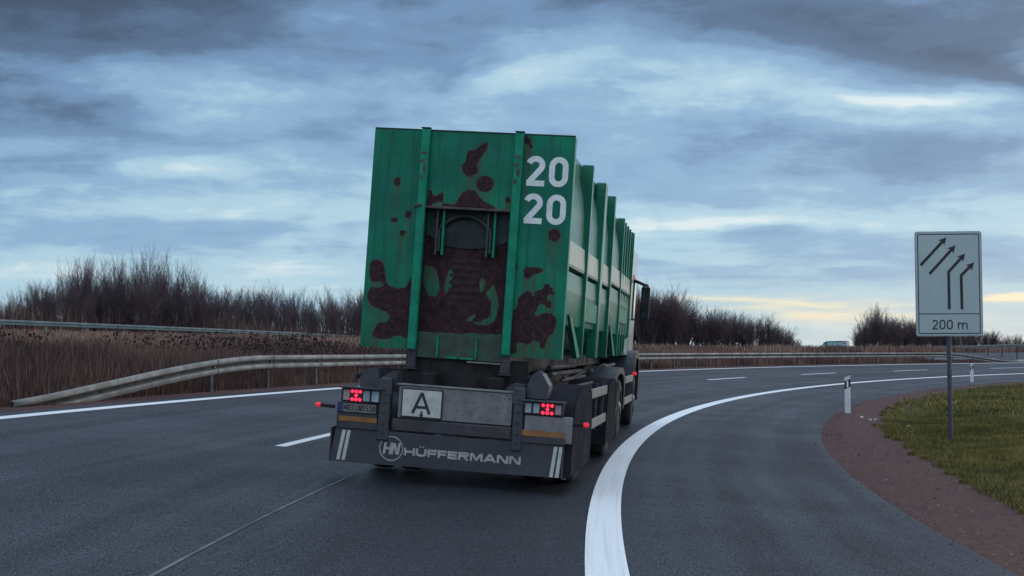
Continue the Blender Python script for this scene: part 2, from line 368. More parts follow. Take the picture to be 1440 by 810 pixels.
def text(name, body, size, m, parent, loc, rot=(PI / 2, 0, 0), depth=0.002, off=0.0, sx=1.0, align='LEFT', space=1.0, width=None):
    cu = bpy.data.curves.new(name, 'FONT'); cu.body = body; cu.size = size; cu.extrude = depth; cu.offset = off
    cu.align_x = align; cu.align_y = 'BOTTOM_BASELINE'; cu.space_character = space; cu.resolution_u = 4
    tmp = bpy.data.objects.new(name, cu); COL.objects.link(tmp)
    bpy.context.view_layer.update()
    me = bpy.data.meshes.new_from_object(tmp.evaluated_get(bpy.context.evaluated_depsgraph_get()))
    bpy.data.objects.remove(tmp); me.name = name
    co = np.zeros(len(me.vertices) * 3); me.vertices.foreach_get('co', co); co = co.reshape(-1, 3)
    x0, x1 = co[:, 0].min(), co[:, 0].max()
    if width: sx = width / (x1 - x0); co[:, 0] -= x0
    co[:, 0] *= sx; me.vertices.foreach_set('co', co.ravel()); me.update()
    me.materials.clear()
    o = link(name, me, m, parent); o.location = loc; o.rotation_euler = rot
    return o

def arc(cx, cz, rx, rz, a0, a1, n=10):
    return [(cx + rx * math.cos(math.radians(a0 + (a1 - a0) * k / n)), cz + rz * math.sin(math.radians(a0 + (a1 - a0) * k / n))) for k in range(n + 1)]
def glyph(ch, w, t):
    """centre lines of a letter in a box w wide and 1 high; t is half the stroke"""
    L, R_, B, T_, M_ = t, w - t, t, 1 - t, w / 2
    hw = (R_ - L) / 2
    if ch == '0': return [arc(M_, 1 - t - hw, hw, hw, 0, 180) + arc(M_, t + hw, hw, hw, 180, 360) + [(R_, 1 - t - hw)]]
    if ch == '2': return [arc(M_, 0.70, hw, 0.30 - t, 165, -38, 14) + [(L + .02, t + 0.02)], [(L - t * .6, t), (w, t)]]
    if ch == '5': return [[(R_, T_), (L, T_), (L, .56)] + arc(M_, .32, hw, .32 - t, 110, -150, 12)]
    if ch == 'H': return [[(L, 0), (L, 1)], [(R_, 0), (R_, 1)], [(L + t, .5), (R_ - t, .5)]]
    if ch == 'F': return [[(L, 0), (L, 1)], [(L + t, T_), (w, T_)], [(L + t, .47), (w * .92, .47)]]
    if ch == 'E': return [[(L, 0), (L, 1)], [(L + t, T_), (w, T_)], [(L + t, .5), (w * .95, .5)], [(L + t, B), (w, B)]]
    if ch == 'I': return [[(M_, 0), (M_, 1)]]
    if ch == 'U': return [[(L, 1), (L, .34)] + arc(M_, .34, hw, .34 - t, 180, 360, 8) + [(R_, 1)]]
    if ch == 'D': return [[(L, 0), (L, 1)], [(L + t, T_)] + arc(M_, .5, hw, .5 - t, 90, -90, 10) + [(L + t, B)]]
    if ch == 'R': return [[(L, 0), (L, 1)], [(L + t, T_)] + arc(R_ - .22, .70, .22, .30 - t, 90, -90, 8) + [(L + t, .40 + t)], [(M_ + .05, .42), (R_, 0)]]
    if ch == 'M': return [[(L, 0), (L, 1)], [(R_, 0), (R_, 1)], [(L + t, .93), (M_, .12)], [(M_, .12), (R_ - t, .93)]]
    if ch == 'N': return [[(L, 0), (L, 1)], [(R_, 0), (R_, 1)], [(L + t, .95), (R_ - t, .05)]]
    if ch == 'A': return [[(L * .6, 0), (M_, .99)], [(w - L * .6, 0), (M_, .99)], [(w * .22, .30), (w * .78, .30)]]
    if ch == 'm': return [[(L, 0), (L, .72)], [(L, .45)] + arc((L + M_) / 2, .45, (M_ - L) / 2, .27 - t, 180, 0, 8) + [(M_, 0)], [(M_, .45)] + arc((M_ + R_) / 2, .45, (R_ - M_) / 2, .27 - t, 180, 0, 8) + [(R_, 0)]]
    return []
def letters(name, items, height, m, parent, y, z, thick=0.0012, slant=0.0):
    """items: (char, x of its left edge, width, half stroke), in metres; each stroke a shallow raised band facing -y"""
    mb = MB(); lift = 0.0
    for ch, x0, w, t in items:
        for st in glyph(ch, w / height, t / height):
            n = len(st); le, ri = [], []
            for i, p in enumerate(st):
                a = st[max(i - 1, 0)]; b = st[min(i + 1, n - 1)]
                tx, tz = b[0] - a[0], b[1] - a[1]; l_ = math.hypot(tx, tz) or 1; nx, nz = -tz / l_, tx / l_
                k = t / height
                if 0 < i < n - 1:
                    ux, uz = p[0] - a[0], p[1] - a[1]; ul_ = math.hypot(ux, uz) or 1
                    co_ = max(0.5, (nx * -uz + nz * ux) / ul_); k /= co_
                le.append((p[0] + nx * k, p[1] + nz * k)); ri.append((p[0] - nx * k, p[1] - nz * k))
            poly = le + ri[::-1]; lift += 0.00002
            q = [(x0 + (u + slant * v) * height, z + v * height) for u, v in poly]; N_ = len(q); b0 = len(mb.v)
            for yy in (y - thick - lift, y): mb.v += [(u, yy, v) for u, v in q]
            for i in range(n - 1): mb.f.append((b0 + i, b0 + i + 1, b0 + N_ - 2 - i, b0 + N_ - 1 - i))
            for i in range(N_): mb.f.append((b0 + i, b0 + (i + 1) % N_, b0 + N_ + (i + 1) % N_, b0 + N_ + i))
        if False: pass
    return mb.build(name, m, parent)
# ------------------------------------------------------------------ ground sheet
def sheet(name, ss, dd_fn, nd, zoff, m, drop=0.0):
    """grid between d0(s) and d1(s); a UV map holds (s, d) in metres"""
    vs_, uv = [], []
    for s in ss:
        d0, d1 = dd_fn(s)
        for j in range(nd):
            d = d0 + (d1 - d0) * j / (nd - 1)
            x, y = xy(s, d); vs_.append((float(x), float(y), float(K * d + zoff))); uv.append((s, d))
    fs = [(i * nd + j, (i + 1) * nd + j, (i + 1) * nd + j + 1, i * nd + j + 1) for i in range(len(ss) - 1) for j in range(nd - 1)]
    if drop:
        n0 = len(vs_)
        for i, s in enumerate(ss):
            for j in (0, nd - 1):
                v = vs_[i * nd + j]; vs_.append((v[0], v[1], v[2] - drop)); uv.append(uv[i * nd + j])
        for i in range(len(ss) - 1):
            fs.append((i * nd, n0 + 2 * i, n0 + 2 * i + 2, (i + 1) * nd)); fs.append((i * nd + nd - 1, (i + 1) * nd + nd - 1, n0 + 2 * i + 3, n0 + 2 * i + 1))
    me = bpy.data.meshes.new(name); me.from_pydata(vs_, [], [f[::-1] for f in fs]); me.update()
    ul = me.uv_layers.new(name='sd'); li = np.zeros(len(me.loops), int); me.loops.foreach_get('vertex_index', li)
    ul.data.foreach_set('uv', np.array(uv, float)[li].ravel())
    return tag(link(name, me, m), kind='structure')

def ground_material():
    m, t, b = newmat('ground_soil_and_turf')
    uv = t.n('ShaderNodeUVMap', uv_map='sd').outputs[0]; oc = t.n('ShaderNodeTexCoord').outputs['Object']
    s, d, _ = t.sep(uv)
    n = t.noise(oc, 0.9, 5, 0.65); nf = t.noise(oc, 14, 5, 0.7); ng = t.noise(oc, 90, 3, 0.7)
    vor = t.n('ShaderNodeTexVoronoi'); t.l(oc, vor.inputs['Vector']); vor.inputs['Scale'].default_value = 38
    grit = t.mix(t.mr(nf, 0.35, 0.65), (0.058, 0.028, 0.026), (0.120, 0.062, 0.056))
    grit = t.mix(t.mr(ng, 0.55, 0.75, 0, 0.6), grit, (0.20, 0.135, 0.13))
    grit = t.mix(t.mr(n, 0.42, 0.7, 0, 0.5), grit, (0.055, 0.030, 0.034))
    turf = t.mix(t.mr(nf, 0.35, 0.65), (0.030, 0.034, 0.014), (0.060, 0.060, 0.026))
    dry = t.mix(t.mr(nf, 0.35, 0.65), (0.034, 0.024, 0.024), (0.068, 0.042, 0.038))
    edge = t.m('ADD', d, t.m('MULTIPLY', t.m('SUBTRACT', n, 0.5), 1.1))
    c = t.mix(t.mr(edge, -4.7, -4.4), turf, grit)
    c = t.mix(t.mr(edge, 9.0, 9.5), c, dry)
    t.l(c, b.inputs['Base Color']); b.inputs['Roughness'].default_value = 0.95; b.inputs['Specular IOR Level'].default_value = 0.25
    bn = t.n('ShaderNodeBump'); bn.inputs['Strength'].default_value = 0.8; bn.inputs['Distance'].default_value = 0.03
    t.l(t.m('ADD', t.m('ADD', nf, t.m('MULTIPLY', ng, 0.35)), t.m('MULTIPLY', vor.outputs['Distance'], 0.5)), bn.inputs['Height']); t.l(bn.outputs[0], b.inputs['Normal'])
    return m
ssg = np.concatenate([np.linspace(-1400, -80, 12), np.arange(-60, 262, 2.0), np.linspace(280, 1700, 16)])
ddg = np.concatenate([[-95, -70, -50, -38, -28, -20, -16], np.arange(-13, 26, 0.5), [27, 29, 32, 36, 40, 46, 54, 64, 80, 110, 160, 260, 450, 800, 1500, 2500]])
# the exact lips of the asphalt are in the grid
ddg = np.unique(np.concatenate([ddg, [8.61, 8.63]]))
SG, DG = np.meshgrid(ssg, ddg, indexing='ij'); XG, YG = xy(SG, DG); ZG = gz(SG, DG)
ZG[:, DG[0] > 300] = 0.6
nd = len(ddg)
me = bpy.data.meshes.new('ground')
ii, jj = np.meshgrid(np.arange(len(ssg) - 1), np.arange(nd - 1), indexing='ij')
F_ = np.stack([ii * nd + jj, ii * nd + jj + 1, (ii + 1) * nd + jj + 1, (ii + 1) * nd + jj], -1).reshape(-1, 4)
me.from_pydata(np.stack([XG, YG, ZG], -1).reshape(-1, 3).tolist(), [], F_.tolist()); me.update()
ul = me.uv_layers.new(name='sd'); li = np.zeros(len(me.loops), int); me.loops.foreach_get('vertex_index', li)
ul.data.foreach_set('uv', np.stack([SG, DG], -1).reshape(-1, 2)[li].ravel())
GROUND_M = ground_material()
tag(link('ground', me, GROUND_M, None, True), kind='structure')
bme = bpy.data.meshes.new('terrain'); bme.from_pydata([(-5000, -5000, -3.0), (5000, -5000, -3.0), (5000, 5000, -3.0), (-5000, 5000, -3.0)], [], [(0, 1, 2, 3)])
tag(link('terrain', bme, mat('far_fields', (0.06, 0.05, 0.04), 0.95, scale=0.02)), kind='structure')

# ------------------------------------------------------------------ roads and markings
def asphalt_material(name, tone=1.0):
    m, t, b = newmat(name)
    uv = t.n('ShaderNodeUVMap', uv_map='sd').outputs[0]; oc = t.n('ShaderNodeTexCoord').outputs['Object']
    s, d, _ = t.sep(uv)
    lane = t.noise(t.comb(t.m('MULTIPLY', s, 0.035), t.m('MULTIPLY', d, 1.25)), 1.0, 4, 0.6)
    lane2 = t.noise(t.comb(t.m('MULTIPLY', s, 0.10), t.m('MULTIPLY', d, 5.5), 4.0), 1.0, 4, 0.6)
    big = t.noise(oc, 0.35, 4, 0.6)
    grain = t.noise(oc, 62, 2, 0.8); grain2 = t.noise(oc, 28, 3, 0.7); g3 = t.noise(oc, 260, 2, .6)
    base = t.mix(t.mr(lane, 0.36, 0.66), (0.008 * tone, 0.0085 * tone, 0.014 * tone), (0.015 * tone, 0.018 * tone, 0.028 * tone))
    base = t.mix(t.mr(lane2, 0.42, 0.68, 0, 0.3), base, (0.014 * tone, 0.015 * tone, 0.022 * tone))
    spk = t.m('ADD', t.m('MULTIPLY', grain, .8), t.m('MULTIPLY', g3, .2))
    base = t.mix(t.mr(spk, 0.51, 0.62, 0, 0.9), base, (0.068, 0.080, 0.100))
    base = t.mix(t.mr(spk, 0.48, 0.38, 0, 0.9), base, (0.003, 0.003, 0.006))
    base = t.mix(t.mr(t.noise(oc, 1.6, 6, 0.7), 0.5, 0.72, 0, 0.5), base, (0.030, 0.036, 0.048))
    t.l(base, b.inputs['Base Color'])
    r = t.m('ADD', t.m('ADD', t.mr(lane, 0.36, 0.64, 0.63, 0.53), t.mr(spk, 0.4, 0.6, 0.15, -0.12)), t.mr(big, 0.35, 0.65, 0.06, -0.04))
    t.l(r, b.inputs['Roughness']); b.inputs['Specular IOR Level'].default_value = 0.23
    bn = t.n('ShaderNodeBump'); bn.inputs['Strength'].default_value = 0.7; bn.inputs['Distance'].default_value = 0.007
    t.l(t.m('ADD', t.m('ADD', grain, t.m('MULTIPLY', grain2, 0.8)), t.m('MULTIPLY', g3, .4)), bn.inputs['Height']); t.l(bn.outputs[0], b.inputs['Normal'])
    return m
ASPH = asphalt_material('asphalt'); ASPH2 = asphalt_material('asphalt_pale', 1.3)
ssr = np.arange(-60, 261, 1.0)
sheet('road', ssr, lambda s: (float(inner(s)), 8.62), 14, 0.0, ASPH, drop=0.045)
sheet('merging_road', np.arange(70, 261, 1.0), lambda s: (float(np.interp(s, [70, 93, 106, 110, 260], [17, 12, 8.8, 8.63, 8.63])), 19.8), 10, 0.035, ASPH2, drop=0.2) if False else None
def strip_fn(a, b): return lambda s: (a, b)
def paint_material():
    m, t, b = newmat('white_road_paint')
    oc = t.n('ShaderNodeTexCoord').outputs['Object']; uv = t.n('ShaderNodeUVMap', uv_map='sd').outputs[0]
    s, d, _ = t.sep(uv)
    n = t.noise(oc, 40, 5, 0.7); st = t.noise(t.comb(t.m('MULTIPLY', s, 0.25), t.m('MULTIPLY', d, 26.0)), 1.0, 3, 0.6)
    ac = t.noise(t.comb(t.m('MULTIPLY', s, 5.0), t.m('MULTIPLY', d, 1.0)), 1.0, 3, 0.6)
    c = t.mix(t.mr(n, 0.35, 0.7, 0, 0.5), (0.86, 0.89, 0.90), (0.62, 0.65, 0.68))
    c = t.mix(t.mr(st, 0.48, 0.72, 0, 0.55), c, (0.55, 0.58, 0.61))
    c = t.mix(t.mr(ac, 0.62, 0.72, 0, 0.35), c, (0.35, 0.38, 0.41))
    t.l(c, b.inputs['Base Color']); b.inputs['Roughness'].default_value = 0.5
    bn = t.n('ShaderNodeBump'); bn.inputs['Strength'].default_value = 0.3; bn.inputs['Distance'].default_value = 0.004
    t.l(n, bn.inputs['Height']); t.l(bn.outputs[0], b.inputs['Normal'])
    return m
PAINT = paint_material()
def road_line(name, s0, s1, d0, d1, lift=0.005, m=PAINT):
    n = max(2, int((s1 - s0) / 0.5) + 1)
    return sheet(name, np.linspace(s0, s1, n), strip_fn(d0, d1), 2, lift, m)
road_line('wide_lane_line', -30, 258, -0.14, 0.14)
road_line('edge_line', -30, 258, 8.03, 8.27)
for s0 in (-17.2, -3.0, 50.2, 63.9, 78.2, 93.5, 108.5, 123.5):
    if s0 > 0: road_line('lane_dash', s0, s0 + 5.3, 3.93, 4.09)
road_line('lane_dash', 11.9, 16.6, 3.94, 4.08); road_line('lane_dash', 28, 33, 3.95, 4.07)
SEAM = mat('seam_filler', (0.11, 0.145, 0.145), 0.7, scale=1.5, col2=(0.045, 0.055, 0.06))
road_line('pavement_seam', -3, 9.6, 2.525, 2.552, 0.004, SEAM)
def blotch():
    """pale worn patch on the lane beside the wide line"""
    m, t, b = newmat('pale_worn_patch')
    oc = t.n('ShaderNodeTexCoord').outputs['Object']; n = t.noise(oc, 20, 5, 0.7)
    t.l(t.mix(t.mr(n, 0.35, 0.7), (0.034, 0.042, 0.050), (0.085, 0.10, 0.11)), b.inputs['Base Color']); b.inputs['Roughness'].default_value = 0.6
    vv = []
    for k in range(26):
        a = 2 * PI * k / 26; rr = 1 + 0.3 * math.sin(a * 3 + 1) + 0.18 * math.sin(a * 7) + random.uniform(-.08, .08)
        s = 3.0 + 0.62 * rr * math.cos(a); d = -0.42 + 0.10 * rr * math.sin(a) - 0.05 * math.cos(a * 2)
        x, y = xy(s, d); vv.append((float(x), float(y), float(K * d + 0.0035)))
    me = bpy.data.meshes.new('worn_patch'); me.from_pydata(vv, [], [tuple(range(26))]); tag(link('worn_patch', me, m), kind='structure')
blotch()
# the road that joins from the left, and its markings
def sheet_w(name, pts_fn, ss, nd, zoff, m): pass
def merge_lo(s): return float(np.interp(s, [70, 93, 106, 110, 260], [17, 12, 8.95, 8.66, 8.66]))
sheet('merging_road', np.arange(70, 261, 1.0), lambda s: (merge_lo(s), 19.8), 10, 0.03, ASPH2, drop=0.1)
for s0 in (109.5, 115.8, 122.2, 129.0, 136.5, 144): road_line('merge_dash', s0, s0 + 2.6, 10.25, 10.55, 0.036)
road_line('merge_edge_line', 93, 110, 12.4, 12.5, 0.036)

# ------------------------------------------------------------------ guardrails
WPROF = [(0.03, 0.0), (0.07, 0.008), (0.083, 0.03), (0.083, 0.085), (0.07, 0.105), (0.0, 0.122), (-0.005, 0.155), (0.0, 0.188), (0.07, 0.205), (0.083, 0.225), (0.083, 0.28), (0.07, 0.302), (0.02, 0.31)]
def guardrail(name, pts, post_every, m, pm, side, label, sc=0.93, post0=0.0, profile=WPROF, post_r=0.05):
    """pts: (x, y, z of the beam's top); side = +1 when the beam faces right of travel"""
    root = empty(name, (pts[0][0], pts[0][1], gxyz(pts[0][0], pts[0][1])))
    ox, oy, oz = root.location
    tag(root, label, 'guardrail')
    mb = MB(); n = len(pts); k = len(profile)
    for i in range(n):
        a = pts[max(i - 1, 0)]; b = pts[min(i + 1, n - 1)]
        tx, ty = b[0] - a[0], b[1] - a[1]; L = math.hypot(tx, ty); nx, ny = ty / L * side, -tx / L * side
        for (o, h) in profile:
            mb.v.append((pts[i][0] + nx * o - ox, pts[i][1] + ny * o - oy, pts[i][2] - 0.31 * sc + h * sc - oz))
    mb2 = MB(); mb2.v = list(mb.v)
    for i in range(n - 1):
        for j in range(k - 1): mb2.f.append((i * k + j, (i + 1) * k + j, (i + 1) * k + j + 1, i * k + j + 1))
    beam = mb2.build('beam', m, root, smooth=True)
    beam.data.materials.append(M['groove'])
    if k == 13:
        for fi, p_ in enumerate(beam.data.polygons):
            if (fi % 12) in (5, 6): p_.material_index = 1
    # thickness
    md = beam.modifiers.new('thick', 'SOLIDIFY'); md.thickness = 0.006; md.offset = 0
    # posts and bolts
    acc = 0; nxt = post0
    for i in range(n - 1):
        p, q = pts[i], pts[i + 1]; L = math.hypot(q[0] - p[0], q[1] - p[1])
        while nxt <= acc + L:
            f = (nxt - acc) / L; x = p[0] + (q[0] - p[0]) * f; y = p[1] + (q[1] - p[1]) * f; zt = p[2] + (q[2] - p[2]) * f - 0.05
            tx, ty = (q[0] - p[0]) / L, (q[1] - p[1]) / L; nx, ny = ty * side, -tx * side
            zg = gxyz(x, y)
            if zt - zg > 0.18:
                c = MB(); w = post_r
                c.box(-w, w, -w * 0.7, w * 0.7, zg - 0.05 - oz, zt - oz)
                me_v = [(x - nx * 0.07 - ox + v[0] * tx - v[1] * nx, y - ny * 0.07 - oy + v[0] * ty - v[1] * ny, v[2]) for v in c.v]
                c.v = me_v; po = c.build('post', pm, root)
                if k == 13:
                    bo = MB()
                    bo.tube([(x - ox, y - oy, p[2] + (q[2] - p[2]) * f - .155 * sc - oz), (x - ox + nx * .03, y - oy + ny * .03, p[2] + (q[2] - p[2]) * f - .155 * sc - oz)], .022, 8)
                    bo.build('bolt', M['galv'], po)
            if k == 13:      # lapped joint of two beam lengths, beside the post
                c = MB(); jz = p[2] + (q[2] - p[2]) * f - 0.31 * sc - oz; kk_ = len(profile)
                for e_ in (0.0, 0.05):
                    zz = jz + (q[2] - p[2]) / L * e_
                    for (o_, h2) in profile: c.v.append((x + tx * e_ + nx * (o_ + .006) - ox, y + ty * e_ + ny * (o_ + .006) - oy, zz + h2 * sc))
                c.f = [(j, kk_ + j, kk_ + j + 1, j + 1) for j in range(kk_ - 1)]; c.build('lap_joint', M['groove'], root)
            nxt += post_every
        acc += L
    return root
# near rail: ramps up out of the ground at both ends
pts = []
for s in np.concatenate([np.arange(14.8, 24, 0.6), np.arange(24, 97, 1.5), np.arange(97, 108.5, 1.0)]):
    hgt = 0.71 * np.clip(sm(12.0, 24.5, s) * 1.06 - 0.06, 0.0, 1) if s < 24.5 else 0.71
    if s > 97: hgt = 0.71 * (1 - sm(96, 108.5, s)) 
    d = 8.95 + (0.12 * (24 - s) / 9 if s < 24 else 0)
    x, y = xy(s, d); pts.append((float(x), float(y), float(K * d + 0.03 + max(hgt, 0.06))))
guardrail('guardrail', pts, 2.9, M['galv'], M['postmetal'], 1, 'grey steel guardrail beside the near carriageway, its left end sloping down into the ground', post0=7.6)
raw = [(-27.3, 30), (-24.9, 45), (-22.5, 60), (-18.9, 80), (-16.0, 100), (-14.0, 121), (-11.5, 145)]
pts = []
for a, b in zip(raw[:-1], raw[1:]):
    for k_ in range(6): pts.append((a[0] + (b[0] - a[0]) * k_ / 6, a[1] + (b[1] - a[1]) * k_ / 6, 2.80))
SIMPLE = [(0.0, 0.06), (0.06, 0.075), (0.07, 0.14), (0.03, 0.18), (0.07, 0.22), (0.07, 0.29), (0.0, 0.31)]
guardrail('guardrail', pts, 4.0, M['galv_blue'], M['galv_blue'], 1, 'bluish guardrail along the top of the brown bank on the left, before bare trees', post0=2.0, profile=SIMPLE, post_r=0.06)
raw = [(985, 489.5, 176), (1070, 490.6, 172), (1188, 491.3, 162), (1296, 488.4, 137), (1370, 486, 121), (1440, 483.4, 107), (1560, 478.5, 92)]
wp = [((px - 720) / 1900 * D, D, CAM_H + (494 - py) / 1900 * D) for px, py, D in raw]
pts = []
for a, b in zip(wp[:-1], wp[1:]):
    for k_ in range(6): pts.append(tuple(a[q] + (b[q] - a[q]) * k_ / 6 for q in range(3)))
guardrail('guardrail', pts, 4.0, M['galv'], M['postmetal'], 1, 'distant guardrail beyond the merging road at the right, below bare trees', post0=2.0, profile=SIMPLE)

# ------------------------------------------------------------------ vehicles' frames
def frame(theta, rho, o):
    t, r_ = math.radians(theta), math.radians(rho)
    f = Vector((math.sin(t), math.cos(t), 0)); r0 = Vector((math.cos(t), -math.sin(t), 0))
    r = r0 * math.cos(r_) + Vector((0, 0, -math.sin(r_))); u = r.cross(f)
    return Matrix(((r.x, f.x, u.x, o[0]), (r.y, f.y, u.y, o[1]), (r.z, f.z, u.z, o[2]), (0, 0, 0, 1)))
TF = frame(9.0, 3.9, (-0.62, 13.1, 0.10))
UF = frame(8.5, 3.9, (0.3336, 19.631, 0.107))

def wheel(parent, x, y, r=0.46, w=0.28, dual=True, out=1):
    """tyre pair with a dished rim; x is the outer face, out = +1 on the right side"""
    tb = MB()
    def tyre(x0):
        p = [(0.0, r * 0.60), (0.0, r * 0.80), (0.02, r * 0.93), (0.05, r * 0.985), (0.08, r), (w - 0.08, r), (w - 0.05, r * 0.985), (w - 0.02, r * 0.93), (w, r * 0.80), (w, r * 0.60)]
        tb.lathe_x([(-q[0] * out, q[1]) for q in p], x0, y, r, 40)
        for g_ in (0.3, 0.5, 0.7):   # tread grooves read as dark rings
            tb.lathe_x([(-(w * g_ - .012) * out, r * 1.004), (-(w * g_ + .012) * out, r * 1.004)], x0, y, r, 40)
    tyre(x)
    if dual: tyre(x - (w + 0.03) * out)
    t = tb.build('wheel', M['rubber'], parent, smooth=True)
    rb = MB(); rb.lathe_x([(-0.01 * out, r * 0.62), (-0.03 * out, r * 0.58), (-0.10 * out, r * 0.52), (-0.13 * out, r * 0.30), (-0.02 * out, r * 0.26), (0.02 * out, r * 0.14), (0.02 * out, 0.001)], x, y, r, 28)
    for k in range(10):
        a = 2 * PI * k / 10; cy_, cz_ = y + r * .40 * math.cos(a), r + r * .40 * math.sin(a)
        rb.tube([(x - 0.13 * out, cy_, cz_), (x - 0.085 * out, cy_, cz_)], 0.014, 6)
    rb.build('rim', M['rim'], t, smooth=True)
    return t

# ------------------------------------------------------------------ containers
RUSTP = [
[(0.07, 3.43), (0.06, 3.36), (0.01, 3.29), (-0.02, 3.24), (-0.04, 3.19), (-0.02, 3.13), (-0.06, 3.08), (-0.13, 3.07), (-0.18, 3.11), (-0.19, 3.18), (-0.15, 3.23), (-0.16, 3.28), (-0.14, 3.33), (-0.05, 3.35), (0.0, 3.41)],
[(-0.23, 2.77), (-0.19, 2.87), (-0.12, 2.94), (-0.04, 2.93), (0.01, 2.87), (0.08, 2.82), (0.12, 2.8), (0.18, 2.77), (0.2, 2.70), (-0.38, 2.70), (-0.36, 2.79)],
[(-0.52, 2.94), (-0.48, 2.9), (-0.47, 2.84), (-0.41, 2.88), (-0.36, 2.89), (-0.36, 2.81), (-0.43, 2.79), (-0.47, 2.78), (-0.46, 2.73), (-0.53, 2.73)],
[(-1.08, 2.15), (-1.0, 2.18), (-0.95, 2.15), (-0.92, 2.09), (-0.9, 1.99), (-0.88, 1.93), (-0.82, 1.9), (-0.76, 1.89), (-0.67, 1.92), (-0.66, 1.99), (-0.60, 2.03), (-0.60, 1.85), (-0.60, 1.4), (-0.75, 1.41), (-0.81, 1.38), (-0.91, 1.36), (-1.01, 1.39), (-0.99, 1.45), (-0.95, 1.53), (-0.86, 1.54), (-0.82, 1.6), (-0.86, 1.65), (-0.92, 1.66), (-1.03, 1.7), (-1.09, 1.78), (-1.06, 1.88), (-0.93, 1.89), (-0.91, 1.92), (-0.96, 1.95), (-1.01, 1.95), (-1.05, 1.93), (-1.07, 2.02)],
[(0.40, 1.69), (0.48, 1.79), (0.48, 1.87), (0.56, 1.95), (0.61, 1.93), (0.63, 1.86), (0.65, 1.96), (0.72, 1.97), (0.73, 2.02), (0.77, 2.04), (0.85, 1.93), (0.77, 1.93), (0.77, 1.87), (0.82, 1.86), (0.82, 1.8), (0.77, 1.78), (0.74, 1.83), (0.69, 1.82), (0.65, 1.72), (0.67, 1.69), (0.72, 1.73), (0.81, 1.74), (0.88, 1.7), (0.87, 1.55), (0.82, 1.52), (0.79, 1.47), (0.78, 1.37), (0.73, 1.38), (0.73, 1.45), (0.66, 1.46), (0.62, 1.41), (0.54, 1.42), (0.49, 1.43), (0.5, 1.31), (0.40, 1.3)]]
RUSTE = [(0.06, 3.0, 0.087, 0.087), (0.3, 2.85, 0.032, 0.037), (-0.85, 2.98, 0.037, 0.05), (-0.77, 2.94, 0.02, 0.017), (-0.71, 2.65, 0.037, 0.04), (-0.85, 2.59, 0.042, 0.027), (-0.76, 2.46, 0.035, 0.03), (-0.71, 2.73, 0.015, 0.015), (0.8, 2.52, 0.065, 0.065), (0.56, 2.13, 0.05, 0.06), (0.64, 2.16, 0.074, 0.032), (0.46, 3.46, 0.04, 0.04), (0.44, 2.18, 0.015, 0.05), (-0.9, 2.8, .012, .012), (0.5, 3.40, .02, .03)]
HOLES = [
[(-0.26, 2.15), (-0.23, 2.08), (-0.24, 1.93), (-0.3, 1.85), (-0.32, 1.94), (-0.29, 2.06)], [(0.06, 2.06), (0.12, 2.04), (0.11, 1.97), (0.1, 1.89), (0.05, 1.94)],
[(0.19, 2.02), (0.27, 1.82), (0.24, 1.62), (0.15, 1.57), (-0.01, 1.58), (0.15, 1.64), (0.19, 1.68), (0.19, 1.82), (0.13, 1.88), (0.12, 1.92), (0.17, 1.95)],
[(-0.53, 2.16), (-0.41, 2.12), (-0.35, 1.92), (-0.39, 1.83), (-0.48, 1.84), (-0.54, 2.0)], [(0.05, 1.72), (0.01, 1.61), (-0.08, 1.6)], [(-0.64, 1.46), (0.45, 1.50), (0.45, 1.2), (-0.64, 1.2)]]
def inpoly(X, Z, poly):
    r = np.zeros(X.shape, bool); n = len(poly)
    for i in range(n):
        x1, z1 = poly[i]; x2, z2 = poly[(i + 1) % n]
        c = ((z1 > Z) != (z2 > Z)) & (X < (x2 - x1) * (Z - z1) / (z2 - z1 + 1e-12) + x1); r ^= c
    return r
def blur(a, k=2):
    for _ in range(k):
        p = np.pad(a, 1, mode='edge'); a = (p[1:-1, :-2] + p[1:-1, 2:] + p[:-2, 1:-1] + p[2:, 1:-1] + 4 * p[1:-1, 1:-1]) / 8
    return a
def rust_panel(name, x0, x1, z0, z1, y, parent, mode, m, thick=0.02):
    st = 0.0125; nx, nz = int((x1 - x0) / st) + 1, int((z1 - z0) / st) + 1
    xs, zs = np.linspace(x0, x1, nx), np.linspace(z0, z1, nz); X, Z = np.meshgrid(xs, zs, indexing='ij')
    r = np.zeros(X.shape); run = np.zeros(X.shape)
    if mode == 'outer':
        for p in RUSTP: r = np.maximum(r, inpoly(X, Z, p) * 1.0)
        for (a, b, c, d_) in RUSTE: r = np.maximum(r, ((X - a) / c) ** 2 + ((Z - b) / d_) ** 2 < 1)
    elif mode == 'recess':
        r[:] = 1.0; r[Z > 2.42 + 0.05 * np.sin(X * 9)] = 0.15
        for p in HOLES: r[inpoly(X, Z, p)] = 0.0
    r0 = r.astype(float); r = blur(r0, 5); near = blur(r0, 60)
    a = np.zeros(X.shape[0])
    for j in range(nz - 1, -1, -1):          # stains that run down from every rust spot
        a = np.maximum(a * 0.955, r[:, j]); run[:, j] = a
    run = np.clip(blur(run, 2), 0, 1)
    v = np.stack([X, np.full(X.shape, y), Z], -1).reshape(-1, 3)
    ii, jj = np.meshgrid(np.arange(nx - 1), np.arange(nz - 1), indexing='ij')
    f = np.stack([ii * nz + jj, (ii + 1) * nz + jj, (ii + 1) * nz + jj + 1, ii * nz + jj + 1], -1).reshape(-1, 4)
    me = bpy.data.meshes.new(name); me.from_pydata(v.tolist(), [], f.tolist()); me.update()
    for nm, arr in (('rust', r), ('run', run), ('near', near)):
        at = me.attributes.new(nm, 'FLOAT', 'POINT'); at.data.foreach_set('value', arr.ravel())
    o = link(name, me, m, parent)
    md = o.modifiers.new('thick', 'SOLIDIFY'); md.thickness = thick; md.offset = -1
    return o
CXL, CXR, CZ0, CZ1 = -1.12, 0.95, 1.28, 3.52
